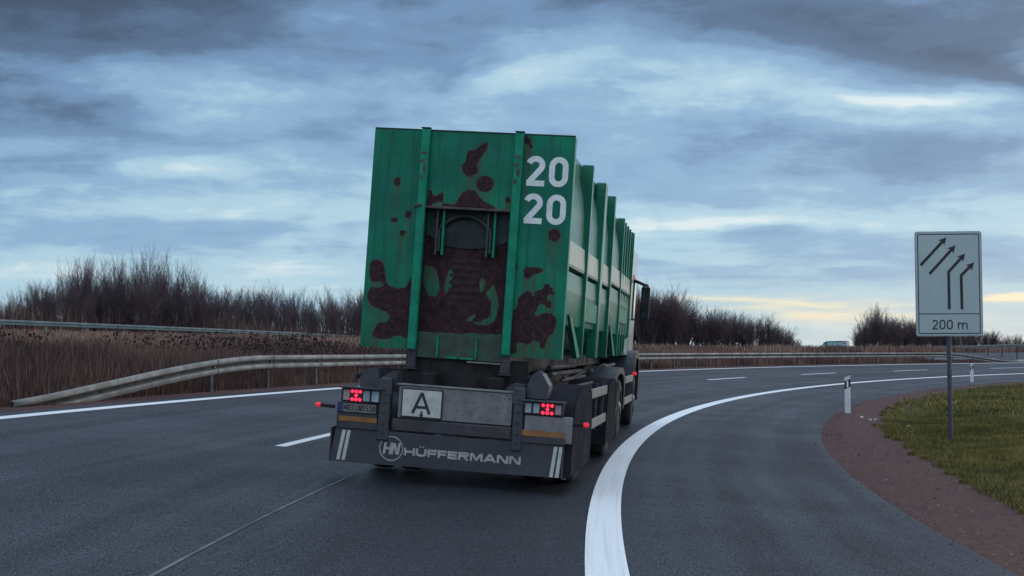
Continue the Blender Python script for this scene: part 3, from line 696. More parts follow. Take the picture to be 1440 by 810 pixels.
def container(mw, front, ribs, label, rear, zb=0.0):
    root = empty('roll_off_container', mw=mw)
    tag(root, label, 'container')
    y0 = 0.55 if rear else 0.0; L = front
    sw = [(0.80, 3.50), (0.80, 2.53 + zb), (0.835, 2.53 + zb)]
    # side walls: upper sheet, cream band, inclined lower sheet with the floor
    for sgn in (1, -1):
        mx = (lambda x: x) if sgn > 0 else (lambda x: CXL + CXR - x)
        w = MB(); z1b, z0b = 2.53 + zb, 2.25 + zb
        w.extr([(mx(x), z) for x, z in ((0.80, 3.50), (0.80, 3.30), (0.845, 3.12), (0.872, 2.90), (0.882, z1b + .002), (0.78, z1b + .002), (0.78, 3.50))], 1, y0 + 0.07, L)
        w.extr([(mx(x), z) for x, z in ((0.893, z0b - .05), (0.905, 2.0 + zb), (0.893, 1.64), (0.55, 1.36), (0.53, 1.38), (0.78, 1.66), (0.78, z0b - .05))], 1, y0 + 0.07, L)
        w.extr([(mx(x), z) for x, z in ((0.80, z0b - .001), (0.80, z0b - .049), (0.785, z0b - .049), (0.785, z0b - .001))], 1, y0 + 0.07, L)
        w.build('side_wall', M['green_gloss'], root)
        b = MB(); b.extr([(mx(0.80), z1b), (mx(0.895), z1b - 0.004), (mx(0.910), z0b + 0.03), (mx(0.905), z0b), (mx(0.80), z0b)], 1, y0 + 0.075, L - 0.01)
        b.build('side_band', M['band'], root)
        for (ry, rw, rx) in ribs:
            r = MB()
            if rw > 0.2:
                r.bbox(min(mx(0.806), mx(rx)), max(mx(0.806), mx(rx)), ry, ry + rw, CZ0, CZ1 - 0.006, 0.012)
            else:   # a flanged upright: web and outer flange
                r.bbox(min(mx(0.806), mx(rx)), max(mx(0.806), mx(rx)), ry, ry + 0.012, CZ0, CZ1 - 0.008, 0.003)
                r.bbox(min(mx(rx - .012), mx(rx)), max(mx(rx - .012), mx(rx)), ry + 0.0125, ry + rw, CZ0 + 0.002, CZ1 - 0.01, 0.003)
                r.bbox(min(mx(0.806), mx(rx - .013)), max(mx(0.806), mx(rx - .013)), ry + rw - .010, ry + rw, CZ0 + 0.004, CZ1 - 0.012, 0.003)
            r.build('side_rib', M['green'], root)
        rl = MB(); ya, yb = (2.72, 4.18) if rear else (ribs[0][0] + .14, ribs[-2][0] - .02)
        rl.bbox(min(mx(0.87), mx(0.925)), max(mx(0.87), mx(0.925)), ya, yb, 1.70 + zb, 1.95 + zb, 0.015); rl.build('side_beam', M['green_lt'], root)
        g = MB(); g.extr([(y0 + 0.75, 1.75), (y0 + 1.02, 1.72), (y0 + 2.04, 1.30), (y0 + 1.75, 1.28)], 0, min(mx(0.86), mx(0.918)), max(mx(0.86), mx(0.918)))
        g.build('side_brace', M['green_lt'], root)
    fl = MB(); fl.box(-0.67, 0.50, y0 + 0.2, L, 1.36, 1.375); fl.build('floor', M['green_dirty'], root)
    fr_ = MB(); fr_.box(CXL + .02, CXR - .02, L, L + 0.04, 1.30, 3.50); fr_.build('front_panel', M['green'], root)
    for x in (-0.58, 0.39):
        k = MB(); k.bbox(x - 0.05, x + 0.05, y0 - 0.02, L, 1.10, 1.278); k.bbox(x - .065, x + .065, y0 - .03, y0 + 0.35, 1.085, 1.099, .003); k.build('skid', M['chassis_lt'], root)
    if not rear:
        r = MB(); r.box(CXL, CXR, y0 - 0.02, y0, CZ0, CZ1); r.build('rear_panel', M['green'], root)
        return root
    # ---- rear face: two rusted wings, the panel above the hook recess, the recess and its uprights
    rust_panel('rear_panel', CXL, -0.60, CZ0, CZ1, 0.55, root, 'outer', M['green_rust'])
    rust_panel('rear_panel', 0.43, CXR, CZ0, CZ1, 0.55, root, 'outer', M['green_rust'])
    rust_panel('rear_panel', -0.60, 0.43, 2.735, CZ1, 0.552, root, 'outer', M['green_rust'])
    rust_panel('hook_recess', -0.56, 0.385, 1.47, 2.735, 0.66, root, 'recess', M['green_rust'])
    rc = MB(); rc.box(-0.56, 0.385, 0.575, 0.66, 2.736, 2.745); rc.box(-0.545, -0.53, 0.57, 0.655, 1.47, 2.73); rc.box(0.34, 0.352, 0.57, 0.655, 1.47, 2.73)
    rc.build('recess_lining', M['green_dark'], root)
    up = MB(); up.extr([(-0.50, 2.73), (0.33, 2.73), (0.33, 2.44), (0.16, 2.36), (-.10, 2.34), (-.34, 2.36), (-0.50, 2.46)], 1, 0.640, 0.655); up.build('recess_shade', M['green_dark'], root)  # added dark sheet: crossbar shade painted over the top of the recess
    for (xb, xt) in ((-0.573, -0.578), (0.392, 0.385)):
        p = MB(); w = 0.043
        p.bbox(xb - w, xb + w, 0.485, 0.549, 1.285, 3.532, 0.010)
        po = p.build('upright', M['green_lt'], root)
        for (dx, dz, a, b_, mm) in ((0.0, 3.28, .04, .02, 0), (-.01, 3.20, .03, .025, 0), (0.01, 3.12, .02, .06, 0), (-.015, 3.04, .02, .03, 0)):
            vv = []
            for q in range(11):
                t = 2 * PI * q / 11; rr = random.uniform(.65, 1.1); vv.append((xb + dx + a * rr * math.cos(t), dz + b_ * rr * math.sin(t)))
            vv = [(min(max(v[0], xb - w + .003), xb + w - .003), v[1]) for v in vv]
            sc_ = MB(); sc_.extr(vv, 1, 0.4825, 0.4845); sc_.build('chipped_patch', M['rustmetal'], po)
        cp = MB(); cp.bbox(xb - w - .006, xb + w + .006, 0.48, 0.543, 3.533, 3.545, 0.003); cp.build('cap', M['green_dark'], po)
    e_ = MB(); e_.bbox(CXL, CXR, 0.545, 0.60, CZ1 - .002, CZ1 + 0.012, .003); e_.build('top_edge', M['green_dark'], root)
    for x in (CXL - 0.004, CXR - 0.03):
        e_ = MB(); e_.bbox(x, x + 0.034, 0.553, 0.67, CZ0, CZ1 - 0.004, 0.006); e_.build('corner_post', M['green_lt'], root)
    cb = MB(); cb.bbox(-0.60, 0.345, 0.492, 0.558, 2.722, 2.748, 0.006); cb.tube([(-0.64, 0.50, 2.735), (-0.60, 0.475, 2.75), (-0.56, 0.50, 2.745)], 0.02, 6)
    cb.build('crossbar', M['rustmetal'], root)
    hk = MB(); arch = []
    for q in range(15):
        t = PI * q / 14; arch.append((-0.125 - 0.235 * math.cos(t) * (1 + .12 * math.cos(t) ** 2), 0.60, 2.52 + 0.15 * math.sin(t) ** 1.6))
    hk.tube([(-0.385, .60, 2.30)] + arch + [(0.145, .60, 2.30)], 0.021, 8)
    hk.build('hook_bail', mat('greasy_steel', (0.045, 0.052, 0.058), 0.4, 0.4), root)
    for x in (-0.41, -0.345, 0.115, 0.185):
        q = MB(); q.bbox(x - 0.011, x + 0.011, 0.572, 0.632, 2.26, 2.725, 0.003); q.build('hook_cheek', M['green_lt'] if x in (-.345, .185) else M['green_dirty'], root)
    rb = MB()
    for q in range(7): rb.bbox(-0.26, 0.05, 0.6565, 0.6595, 1.75 + q * .075, 1.785 + q * .075, 0.001)
    rb.build('wear_rungs', mat('dark_rust', (0.040, 0.024, 0.031), 0.9, scale=9), root)
    lf = MB(); lf.bbox(-0.53, 0.345, 0.56, 0.63, 1.205, 1.468, 0.01); lf.build('sill', M['green_dirty'], root)
    for x in (-0.315, -0.125, -0.06, 0.085):
        q = MB()
        if x in (-0.315, 0.085): q.bbox(x - .008, x + .008, 0.535, 0.559, 1.225, 1.44, .003)
        else: q.bbox(x - .085 if x < -.1 else x - .02, x + .02 if x < -.1 else x + .125, 0.53, 0.559, 1.215, 1.235, .004)
        q.build('latch_bracket', M['green_lt'], root)
    bt = MB(); bt.bbox(0.00, 0.34, 0.53, 0.556, 1.188, 1.203, .003); bt.build('steel_strip', M['guard'], root)
    # numerals
    for z in (3.005, 2.625):
        letters('numerals', [('2', 0.468, 0.195, 0.029), ('0', 0.705, 0.195, 0.029)], 0.305, M['num'], root, 0.5485, z)
    return root
ribs1 = [(2.60, 0.10, 0.935), (4.25, 0.30, 0.935), (5.75, 0.10, 0.935)]
container(TF, 5.9, ribs1, 'rusty green open container with white numerals 20 20, riding on the rear trailer', True)
ribs2 = [(2.35, 0.10, 0.925), (3.15, 0.08, 0.905), (3.75, 0.08, 0.905), (4.35, 0.08, 0.905), (4.92, 0.06, 0.905)]
container(UF, 5.0, ribs2, 'second green container with cream side band, carried on the truck behind its white cab', False, 0.12)

# ------------------------------------------------------------------ trailer
T = empty('trailer', mw=TF)
tag(T, 'dirty grey trailer with mudflap and glowing rear lamps, towed under the rusty container', 'trailer')
mb = MB()
for x in (-0.42, 0.26): mb.bbox(x, x + 0.14, 0.35, 6.0, 0.72, 1.06, 0.01)
for y in (0.9, 1.9, 3.0, 4.0, 5.0, 5.9): mb.bbox(-0.279, 0.259, y, y + 0.10, 0.80, 1.0, 0.01)
mb.bbox(-0.9, 0.85, 0.62, 0.66, 0.55, 1.08); mb.box(-0.28, .26, 1.0, 3.0, .62, .72)
mb.build('chassis', M['chassis'], T)
mb = MB()
for (x, y0_, y1_, z, r) in ((0.72, 1.6, 4.6, 1.10, 0.028), (0.80, 1.9, 4.4, 1.04, 0.022), (0.62, 2.2, 4.8, 1.16, 0.03), (0.95, 1.9, 3.9, 0.98, 0.02)): mb.tube([(x, y0_, z), (x, y1_, z)], r, 8)
mb.tube([(0.60, 1.7, 1.06), (0.78, 2.3, 0.86)], 0.02, 6); mb.tube([(0.85, 1.7, 1.10), (0.75, 2.6, 1.0), (0.9, 3.4, 1.12)], 0.015, 6)
mb.build('pipework', M['chassis_lt'], T)
mb = MB(); mb.bbox(0.55, 1.0, 2.4, 3.6, 0.55, 0.92, 0.04); mb.build('tool_box', M['chassis'], T)
mb = MB(); mb.tube([(-0.95, 1.42, 0.46), (0.9, 1.42, 0.46)], 0.06, 10); mb.tube([(-0.95, 4.95, 0.46), (0.9, 4.95, 0.46)], 0.06, 10); mb.build('axles', M['chassis'], T)
mb = MB(); mb.bbox(-0.10, 0.02, 6.0, 7.3, 0.55, 0.70, 0.02); mb.build('drawbar', M['chassis'], T)
for y in (1.30, 4.95):
    wheel(T, 1.10, y, out=1); wheel(T, -1.10, y, out=-1)
# rear assembly: everything at about y = 0
def flap_outline():
    return [(-1.20, 0.15), (1.075, 0.165), (1.10, 0.475), (0.62, 0.478), (-0.70, 0.482), (-1.155, 0.475)]
mb = MB(); mb.extr(flap_outline(), 1, 0.005, 0.02)
FL = mb.build('mudflap', M['flap'], T)
for x in (1.085, -1.205):       # the flap's side returns
    mb = MB(); mb.extr([(0.0, 0.16), (0.34, 0.12), (0.34, 0.50), (0.0, 0.48)], 0, x, x + 0.015); mb.build('side_return', M['flap'], FL)
for (xt, xb) in ((-1.085, -1.128), (-1.035, -1.075), (1.005, 0.975), (1.055, 1.03)):
    mb = MB(); mb.extr([(xb, 0.17), (xb + 0.034, 0.17), (xt + 0.034, 0.462), (xt, 0.462)], 1, 0.001, 0.0045); mb.build('reflective_strip', M['strip'], FL)
its = []; x_ = -0.455
for ch, w_ in zip('HUFFERMANN', (.108, .104, .090, .088, .094, .106, .124, .118, .110, .110)):
    its.append((ch, x_, w_, 0.0105)); x_ += w_ + 0.0105
letters('lettering', its, 0.076, M['print'], FL, 0.004, 0.262, slant=0.0)
mb = MB()
for dx in (0.030, 0.062): mb.extr([(its[1][1] + dx, .348), (its[1][1] + dx + .017, .348), (its[1][1] + dx + .017, .362), (its[1][1] + dx, .362)], 1, 0.0025, 0.004)
mb.build('lettering', M['print'], FL)
lg = MB(); cx_, cz_ = -0.585, 0.318; R0, R1 = 0.120, 0.110; N = 40
for k in range(N):
    a, b = 2 * PI * k / N, 2 * PI * (k + 1) / N
    lg.extr([(cx_ + R0 * math.cos(a), cz_ + R0 * math.sin(a)), (cx_ + R0 * math.cos(b), cz_ + R0 * math.sin(b)), (cx_ + R1 * math.cos(b), cz_ + R1 * math.sin(b)), (cx_ + R1 * math.cos(a), cz_ + R1 * math.sin(a))], 1, 0.003, 0.0045)
LOGO = lg.build('logo', M['print'], FL)
letters('logo', [('H', -0.668, 0.083, 0.0115), ('N', -0.588, 0.083, 0.0115)], 0.112, M['print'], LOGO, 0.0035, 0.262, slant=0.12)

# beams above the flap
mb = MB(); mb.bbox(-0.60, 0.585, 0.0, 0.09, 0.49, 0.612, 0.012); BM = mb.build('underrun_beam', M['chassis_lt'], T)
mb = MB(); mb.bbox(-0.55, 0.575, 0.012, 0.03, 0.622, 0.935, 0.006)
PN = mb.build('rear_plate', M['alu'], T)
mb = MB(); mb.bbox(-0.57, 0.58, -0.003, 0.06, 0.937, 0.957, 0.004); mb.build('top_lip', M['guard'], PN)
mb = MB()
for k in range(34): 
    x, z = random.uniform(-0.02, 0.55), random.uniform(0.64, 0.91)
    mb.bbox(x, x + 0.008, 0.009, 0.0115, z, z + random.uniform(.006, .014), .001)
mb.build('bolts', M['black'], PN)
mb = MB(); mb.bbox(-0.515, -0.105, -0.004, 0.009, 0.632, 0.915, 0.004); A = mb.build('waste_sign', M['black'], T, label='white plate with black letter A')
mb = MB(); mb.bbox(-0.502, -0.118, -0.008, -0.0045, 0.645, 0.902, 0.002); mb.build('sign_face', M['white'], A)
letters('letter', [('A', -0.405, 0.185, 0.0135)], 0.205, M['black'], A, -0.0085, 0.675)
mb = MB(); mb.bbox(-0.315, -0.298, -0.013, -0.0105, 0.64, 0.70, .001); mb.bbox(-.325, -.29, -.013, -.0105, .652, .668, .001); mb.build('clasp', M['black'], A)
mb = MB()
for sgn in (-1, 1):
    xa, xb = (-0.735, -0.625) if sgn < 0 else (0.59, 0.69)
    mb = MB(); mb.bbox(xa, xb, -0.02, 0.10, 0.39, 1.0, 0.012); mb.bbox(xa - .01, xb + .01, -0.028, -0.0205, 0.84, .98, 0.002)
    ps = mb.build('bumper_post', M['fender'], T)
    mb = MB()
    for z in (.46, .55, .66, .76, .88): mb.tube([((xa + xb) / 2, -.034, z), ((xa + xb) / 2, -.02, z)], .012, 6)
    mb.build('bolts', M['black'], ps)
def lamp_cluster(x0, x1, z0, z1, order):
    mb = MB(); mb.bbox(x0, x1, -0.03, 0.10, z0, z1, 0.008); hs = mb.build('lamp_cluster', M['black'], T)
    mb = MB(); mb.bbox(x0 - 0.015, x1 + 0.01, -0.09, 0.11, z1 + 0.001, z1 + 0.018, 0.004); mb.build('lamp_hood', M['chassis_lt'], hs)
    w = x1 - x0; zc = (z0 + z1) / 2
    for kind, a, b in order:
        xa, xb = x0 + w * a, x0 + w * b
        mm = {'c': M['lens_clear'], 'p': M['lens_pink'], 'r': M['lens_dark']}[kind]
        q = MB(); q.bbox(xa, xb, -0.038, -0.031, z0 + 0.014, z1 - 0.012, 0.003); ln = q.build('lens', mm, hs)
        if kind == 'r':
            xc = (xa + xb) / 2; dx = (xb - xa) * 0.36; dz = (z1 - z0) * 0.30
            for (ux, uz) in ((-1, 1), (0, 1), (1, 1), (0, 0), (-1, -1), (0, -1), (1, -1)):
                e = MB(); r = 0.0165; e.tube([(xc + ux * dx, -0.0385, zc + uz * dz), (xc + ux * dx, -0.046, zc + uz * dz)], [r, r * .7], 12); e.build('led', M['led'], ln)
    return hs
lamp_cluster(-1.115, -0.715, 0.742, 0.872, (('p', .06, .22), ('r', .25, .52), ('c', .56, .72), ('c', .77, .95)))
lamp_cluster(0.69, 1.075, 0.752, 0.872, (('c', .05, .20), ('c', .25, .40), ('r', .45, .76), ('p', .80, .95)))
# plates and reflectors under the lamps
mb = MB(); mb.bbox(-1.155, -0.745, 0.0, 0.05, 0.47, 0.735, 0.01); BL = mb.build('corner_panel', M['chassis_lt'], T)
mb = MB(); mb.bbox(0.70, 1.165, 0.0, 0.05, 0.49, 0.748, 0.01); BR = mb.build('corner_panel', M['alu'], T)
mb = MB(); mb.bbox(-1.14, -0.755, -0.012, -0.002, 0.635, 0.732, 0.003); PL = mb.build('number_plate', M['black'], T)
mb = MB(); mb.bbox(-1.095, -0.762, -0.0145, -0.0125, 0.643, 0.724, 0.001); mb.build('plate_face', M['plate'], PL)
mb = MB(); mb.bbox(-1.134, -1.097, -0.0145, -0.0125, 0.643, 0.724, 0.001); mb.build('country_strip', M['eu'], PL)
letters('plate_letters', [('M', -1.088, .042, .0045), ('E', -1.040, .030, .0045), ('I', -1.006, .016, .0045)], 0.058, M['black'], PL, -0.0147, 0.655)
letters('plate_letters', [('N', -0.940, .032, .0045), ('D', -0.903, .030, .0045), ('5', -0.862, .027, .0045), ('2', -0.829, .027, .0045), ('0', -0.796, .027, .0045)], 0.058, M['black'], PL, -0.0147, 0.655)
mb = MB(); mb.tube([(-0.96, -.0165, .70), (-.96, -.0145, .70)], .008, 10); mb.tube([(-0.96, -.0165, .668), (-.96, -.0145, .668)], .009, 10); mb.build('plate_seals', M['eu'], PL)
for (xa, xb, za, zb_) in ((-1.13, -0.745, 0.548, 0.598), (0.63, 1.095, 0.545, 0.60)):
    mb = MB(); mb.bbox(xa, xb, -0.010, -0.003, za, zb_, 0.003); mb.build('amber_reflector', M['amber'], T)
    mb = MB(); mb.bbox(xa - .01, xb + .012, -0.012, 0.0, za - .066, za - .004, 0.003); mb.build('reflector_rail', M['chassis_lt'], T)
# guide horns above the bumper
mb = MB(); mb.extr([(-0.97, 0.88), (-0.985, 0.97), (-0.90, 1.075), (-0.80, 1.085), (-0.775, 0.955), (-0.775, 0.88)], 1, 0.12, 0.34); mb.build('guide_horn', M['fender'], T)
mb = MB(); mb.extr([(-0.74, 0.92), (-0.75, 1.0), (-0.66, 1.06), (-0.60, 1.06), (-0.60, 0.92)], 1, 0.11, 0.30); mb.build('guide_horn', M['chassis_lt'], T)
mb = MB(); mb.tube([(-1.05, .25, 1.0), (-.88, .25, .99)], .035, 8); mb.build('roller', M['chassis'], T)
mb = MB(); mb.extr([(0.50, 0.90), (0.485, 0.98), (0.56, 1.03), (0.67, 1.02), (0.67, 0.90)], 1, 0.10, 0.32); mb.build('guide_horn', M['chassis_lt'], T)
mb = MB(); mb.extr([(0.672, 0.90), (0.69, 1.03), (0.745, 1.14), (0.79, 1.165), (0.83, 1.14), (0.90, 1.03), (0.905, 0.90)], 1, 0.13, 0.40); mb.extr([(0.70, 0.98), (0.90, 0.985), (0.90, 0.90), (0.70, 0.90)], 1, 0.07, 0.128)
mb.build('guide_horn', M['fender'], T)
mb = MB(); mb.bbox(-0.62, 0.62, 0.60, 0.64, 0.93, 1.24, .01); mb.build('gap_shade_plate', M['chassis'], T)  # dark plate added so the gap below the container looks shaded
# side marker lamps on rubber stalks
for (xa, xb) in ((-1.20, -1.345), (1.17, 1.275)):
    mb = MB(); mb.tube([(xa, 0.08, 0.675), (xb, 0.06, 0.685)], 0.017, 8); st = mb.build('marker_lamp', M['rubber'], T)
    mb = MB(); sg = 1 if xb > 0 else -1
    mb.tube([(xb - .005 * sg, 0.052, 0.686), (xb + .03 * sg, 0.048, 0.687), (xb + .045 * sg, 0.046, .687)], [0.020, 0.024, .012], 12); mb.build('marker_lens', M['led_soft'], st, smooth=True)
def mudguard(parent, sgn, yc_, w0, w1, r=0.60, zc=0.46, skirt=0.16, flat=1.03, m='fender', half=0.80, solid=False):
    """squared-off arch over a wheel with a flat outer skirt"""
    prof = []
    for k in range(19):
        a = PI * k / 18; c_, s_ = math.cos(a), math.sin(a)
        n = 3.2; rr = 1.0 / ((abs(c_) ** n + abs(s_) ** n) ** (1 / n))
        prof.append((yc_ + half * c_ * rr, zc + (flat - zc) * s_ * rr))
    prof = [(yc_ + half, skirt)] + prof + [(yc_ - half, skirt)]
    mb = MB(); a, b = min(sgn * w0, sgn * w1), max(sgn * w0, sgn * w1); n = len(prof)
    inn = [(yc_ + (p[0] - yc_) * 0.97, p[1] - (0.018 if p[1] > .3 else 0)) for p in prof]
    for i in range(n - 1):
        q = [prof[i], prof[i + 1], inn[i + 1], inn[i]]; mb.extr(q, 0, a, b)
    if solid:
        mb.extr([(p[0], max(p[1], skirt + .02)) for p in prof], 0, min(sgn * (w1 - .014), sgn * (w1 - .002)), max(sgn * (w1 - .014), sgn * (w1 - .002)))
        return mb.build('mudguard', M[m], parent, smooth=True)
    # outer lip
    lip = [(yc_ + (p[0] - yc_) * 0.90, zc + (p[1] - zc) * 0.86 if p[1] > zc else p[1]) for p in prof]
    xo = sgn * w1
    for i in range(n - 1):
        q = [prof[i], prof[i + 1], lip[i + 1], lip[i]]; mb.extr(q, 0, min(xo, xo + sgn * .012), max(xo, xo + sgn * .012))
    return mb.build('mudguard', M[m], parent, smooth=True)
mudguard(T, 1, 0.98, 0.62, 1.17, half=0.92, flat=1.03, solid=True, m='fender2'); mudguard(T, -1, 1.02, 0.62, 1.16, half=0.80, flat=0.86)
mudguard(T, 1, 4.95, 0.62, 1.13, half=0.72, flat=1.02, solid=True, skirt=.2, m='fender2'); mudguard(T, -1, 4.95, 0.62, 1.13, half=0.72, flat=1.0)
for sgn in (1, -1):
    x = 1.10 * sgn
    mb = MB()
    for z in (0.90, 0.555): mb.bbox(min(x, x + .03 * sgn), max(x, x + .03 * sgn), 2.15, 4.1, z - 0.055, z + 0.055, 0.008)
    mb.build('side_guard', M['guard'], T)
    for y in (2.3, 3.1, 3.95):
        mb = MB(); mb.bbox(min(x - .04 * sgn, x - .002 * sgn), max(x - .04 * sgn, x - .002 * sgn), y, y + 0.05, 0.45, 1.0, 0.006); mb.build('guard_bracket', M['chassis_lt'], T)

# ------------------------------------------------------------------ truck
U = empty('truck', mw=UF)
tag(U, 'white cab truck pulling ahead, mostly hidden by the green containers, black mirror on its right', 'truck')
mb = MB()
for x in (-0.42, 0.26): mb.bbox(x, x + 0.14, 0.1, 6.6, 0.72, 1.02, 0.01)
for y in (0.2, 1.0, 2.2, 3.2, 4.4): mb.bbox(-0.279, 0.259, y, y + 0.10, 0.76, 0.98, 0.01)
mb.bbox(-1.0, 0.95, 0.06, 0.12, 0.40, 0.52, .01)
mb.build('chassis', M['chassis'], U)
mb = MB(); mb.bbox(0.60, 0.98, 2.9, 4.2, 0.42, 0.92, 0.05); mb.build('fuel_tank', M['chassis_lt'], U)
mb = MB(); mb.tube([(0.7, 0.3, 1.05), (0.72, 2.6, 1.12), (0.70, 4.6, 1.08)], 0.03, 8); mb.tube([(0.85, .9, 1.12), (.85, 3.0, 1.14)], .025, 8); mb.build('pipework', M['rustmetal'], U)
mb = MB(); mb.tube([(-0.95, 1.5, 0.47), (0.95, 1.5, 0.47)], 0.06, 10); mb.tube([(-0.95, 5.55, 0.47), (0.95, 5.55, 0.47)], 0.05, 10); mb.build('axles', M['chassis'], U)
for y, du in ((0.85, True), (1.9, True), (5.55, False)):
    wheel(U, 1.06, y, r=0.47, dual=du, out=1); wheel(U, -1.06, y, r=0.47, dual=du, out=-1)
mudguard(U, 1, 1.25, 0.58, 1.08, half=1.15, flat=1.12, skirt=.45); mudguard(U, -1, 1.25, 0.58, 1.08, half=1.15, flat=1.08, skirt=.45)
mudguard(U, 1, 5.55, 0.62, 1.08, half=0.80, flat=1.38, skirt=.5); mudguard(U, -1, 5.55, 0.62, 1.08, half=0.80, flat=1.30, skirt=.5)
for x0, x1 in ((0.76, 1.03), (-1.03, -0.76)):
    mb = MB(); mb.bbox(x0, x1, -0.02, 0.05, 0.74, 0.88, 0.008); hs = mb.build('lamp_cluster', M['black'], U)
    q = MB(); q.bbox(x0 + (.16 if x0 > 0 else .01), x1 - (.01 if x0 > 0 else .16), -0.03, -0.021, 0.755, 0.865, 0.004); q.build('lens', M['led_soft'], hs)
    q = MB(); q.bbox(x0 + (.01 if x0 > 0 else .12), x1 - (.12 if x0 > 0 else .01), -0.03, -0.021, 0.755, 0.865, 0.004); q.build('lens', M['amber'], hs)
    mb = MB(); mb.extr([(x0 + .02, .30), (x0 + .20, .30), (x0 + .20, .70), (x0 + .02, .70)], 1, .0, .012); mb.build('mudflap', M['chassis_lt'], U)
for sgn in (1, -1):
    x = 1.06 * sgn; mb = MB()
    for z in (0.90, 0.55): mb.bbox(min(x, x + .03 * sgn), max(x, x + .03 * sgn), 2.6, 4.6, z - 0.06, z + 0.06, 0.008)
    mb.build('side_guard', M['guard'], U)
mb = MB(); mb.tube([(1.09, 4.5, .98), (1.14, 4.48, .98)], .03, 10); mb.build('marker_lamp', M['led_soft'], U)
# cab
XL, XR = -1.08, 0.905
mb = MB(); mb.bbox(XL, XR, 5.12, 7.0, 1.20, 3.30, 0.07); CAB = mb.build('cab', M['cab'], U)
mb = MB(); mb.extr([(5.02, 1.62), (5.16, 1.62), (5.16, 1.30), (4.35, 1.30), (4.35, 1.36)], 0, 0.86, 0.925); mb.build('rear_fairing', M['cab'], CAB)
for x_ in (XR + .001, XL - .006): mb = MB(); mb.box(x_, x_ + .005, 5.9, 6.8, 1.95, 2.75); mb.build('side_window', M['glass'], CAB)
mb = MB(); mb.box(XL + .12, XR - .12, 7.001, 7.006, 1.95, 2.9); mb.build('windscreen', M['glass'], CAB)
mb = MB(); mb.bbox(XL, XR, 6.5, 7.1, 0.35, 1.19, 0.06); mb.build('front_bumper', M['chassis_lt'], CAB)
mb = MB(); mb.tube([(XR, 5.9, 2.72), (XR + .02, 5.88, 2.74)], .02, 8); mb.tube([(XR + .008, 5.86, 2.70), (XR + .008, 5.86, 2.79)], .014, 8); mb.build('side_lamp', M['amber_lamp'], CAB)
mb = MB(); mb.tube([(XR - .02, 6.1, 2.70), (XR + .10, 6.02, 2.66), (XR + .20, 6.0, 2.62), (XR + .28, 6.0, 2.60)], [.035, .03, .03, .03], 8)
mb.tube([(XR, 6.08, 1.96), (XR + .12, 6.0, 1.95), (XR + .24, 5.98, 1.97)], 0.014, 8); mb.tube([(XR + .01, 6.08, 1.96), (XR + .01, 6.1, 2.68)], .012, 8)
MR = mb.build('mirror_arm', M['black'], CAB)
mb = MB(); mb.bbox(XR + 0.155, XR + 0.32, 5.93, 6.07, 1.955, 2.60, 0.035); MH = mb.build('mirror', M['black'], CAB, smooth=True)
mb = MB(); mb.bbox(XR + .172, XR + .302, 5.922, 5.929, 2.14, 2.57, .003); mb.build('mirror_glass', M['mirror'], MH)
mb = MB(); mb.bbox(XR + .172, XR + .302, 5.922, 5.929, 1.985, 2.125, .003); mb.build('mirror_glass', M['mirror'], MH)
for x in (XL - .26,):
    mb = MB(); mb.bbox(x, x + .17, 5.93, 6.07, 1.955, 2.60, 0.035); mb.tube([(x + .1, 6, 2.55), (XL + .02, 6.1, 2.62)], .02, 6); mb.build('mirror', M['black'], CAB)

# ------------------------------------------------------------------ road sign
SX, SY = 8.29, 25.6
SZ = gxyz(SX, SY)
sg = empty('road_sign', (SX, SY, SZ)); sg.rotation_euler = (0, math.radians(-0.15), math.radians(-4))
tag(sg, 'white lane shift sign with four black arrows and 200 m on a grey pole', 'road sign')
mb = MB(); mb.tube([(0, 0.05, -0.1), (0, 0.05, 3.98)], 0.043, 14); mb.tube([(0, 0.05, -0.02), (0, 0.05, 0.05)], 0.085, 12); mb.build('pole', M['pole'], sg, smooth=True)
BZ = 2.08 + 0.99 - 0.06 + (-0.33 - SZ)      # centre of the board above the pole's foot
def rrect(w, h, r, n=6):
    o = []
    for (cx0, cz0, a0) in ((w - r, h - r, 0), (-w + r, h - r, PI / 2), (-w + r, -h + r, PI), (w - r, -h + r, 1.5 * PI)):
        for k in range(n + 1): a = a0 + PI / 2 * k / n; o.append((cx0 + r * math.cos(a), BZ + cz0 + r * math.sin(a)))
    return o
mb = MB(); mb.extr(rrect(0.622, 0.995, 0.05), 1, 0.0, -0.02); BD = mb.build('board', M['signback'], sg)
mb = MB(); mb.extr(rrect(0.605, 0.978, 0.04), 1, -0.0205, -0.022); mb.build('sign_face', M['sign'], BD)
def ring(w, h, r, t):
    a = rrect(w, h, r); b = rrect(w - t, h - t, max(r - t, 0.005)); q = MB(); n = len(a)
    for i in range(n): j = (i + 1) % n; q.extr([a[i], a[j], b[j], b[i]], 1, -0.0225, -0.0235)
    return q
ring(0.578, 0.950, 0.03, 0.018).build('border', M['black'], BD)
def bc(x, y): return ((x - 185) * .00549 + (y - 221) * 0.00549 * -0.0, BZ + (221 - y) * .00549)
ar = MB()
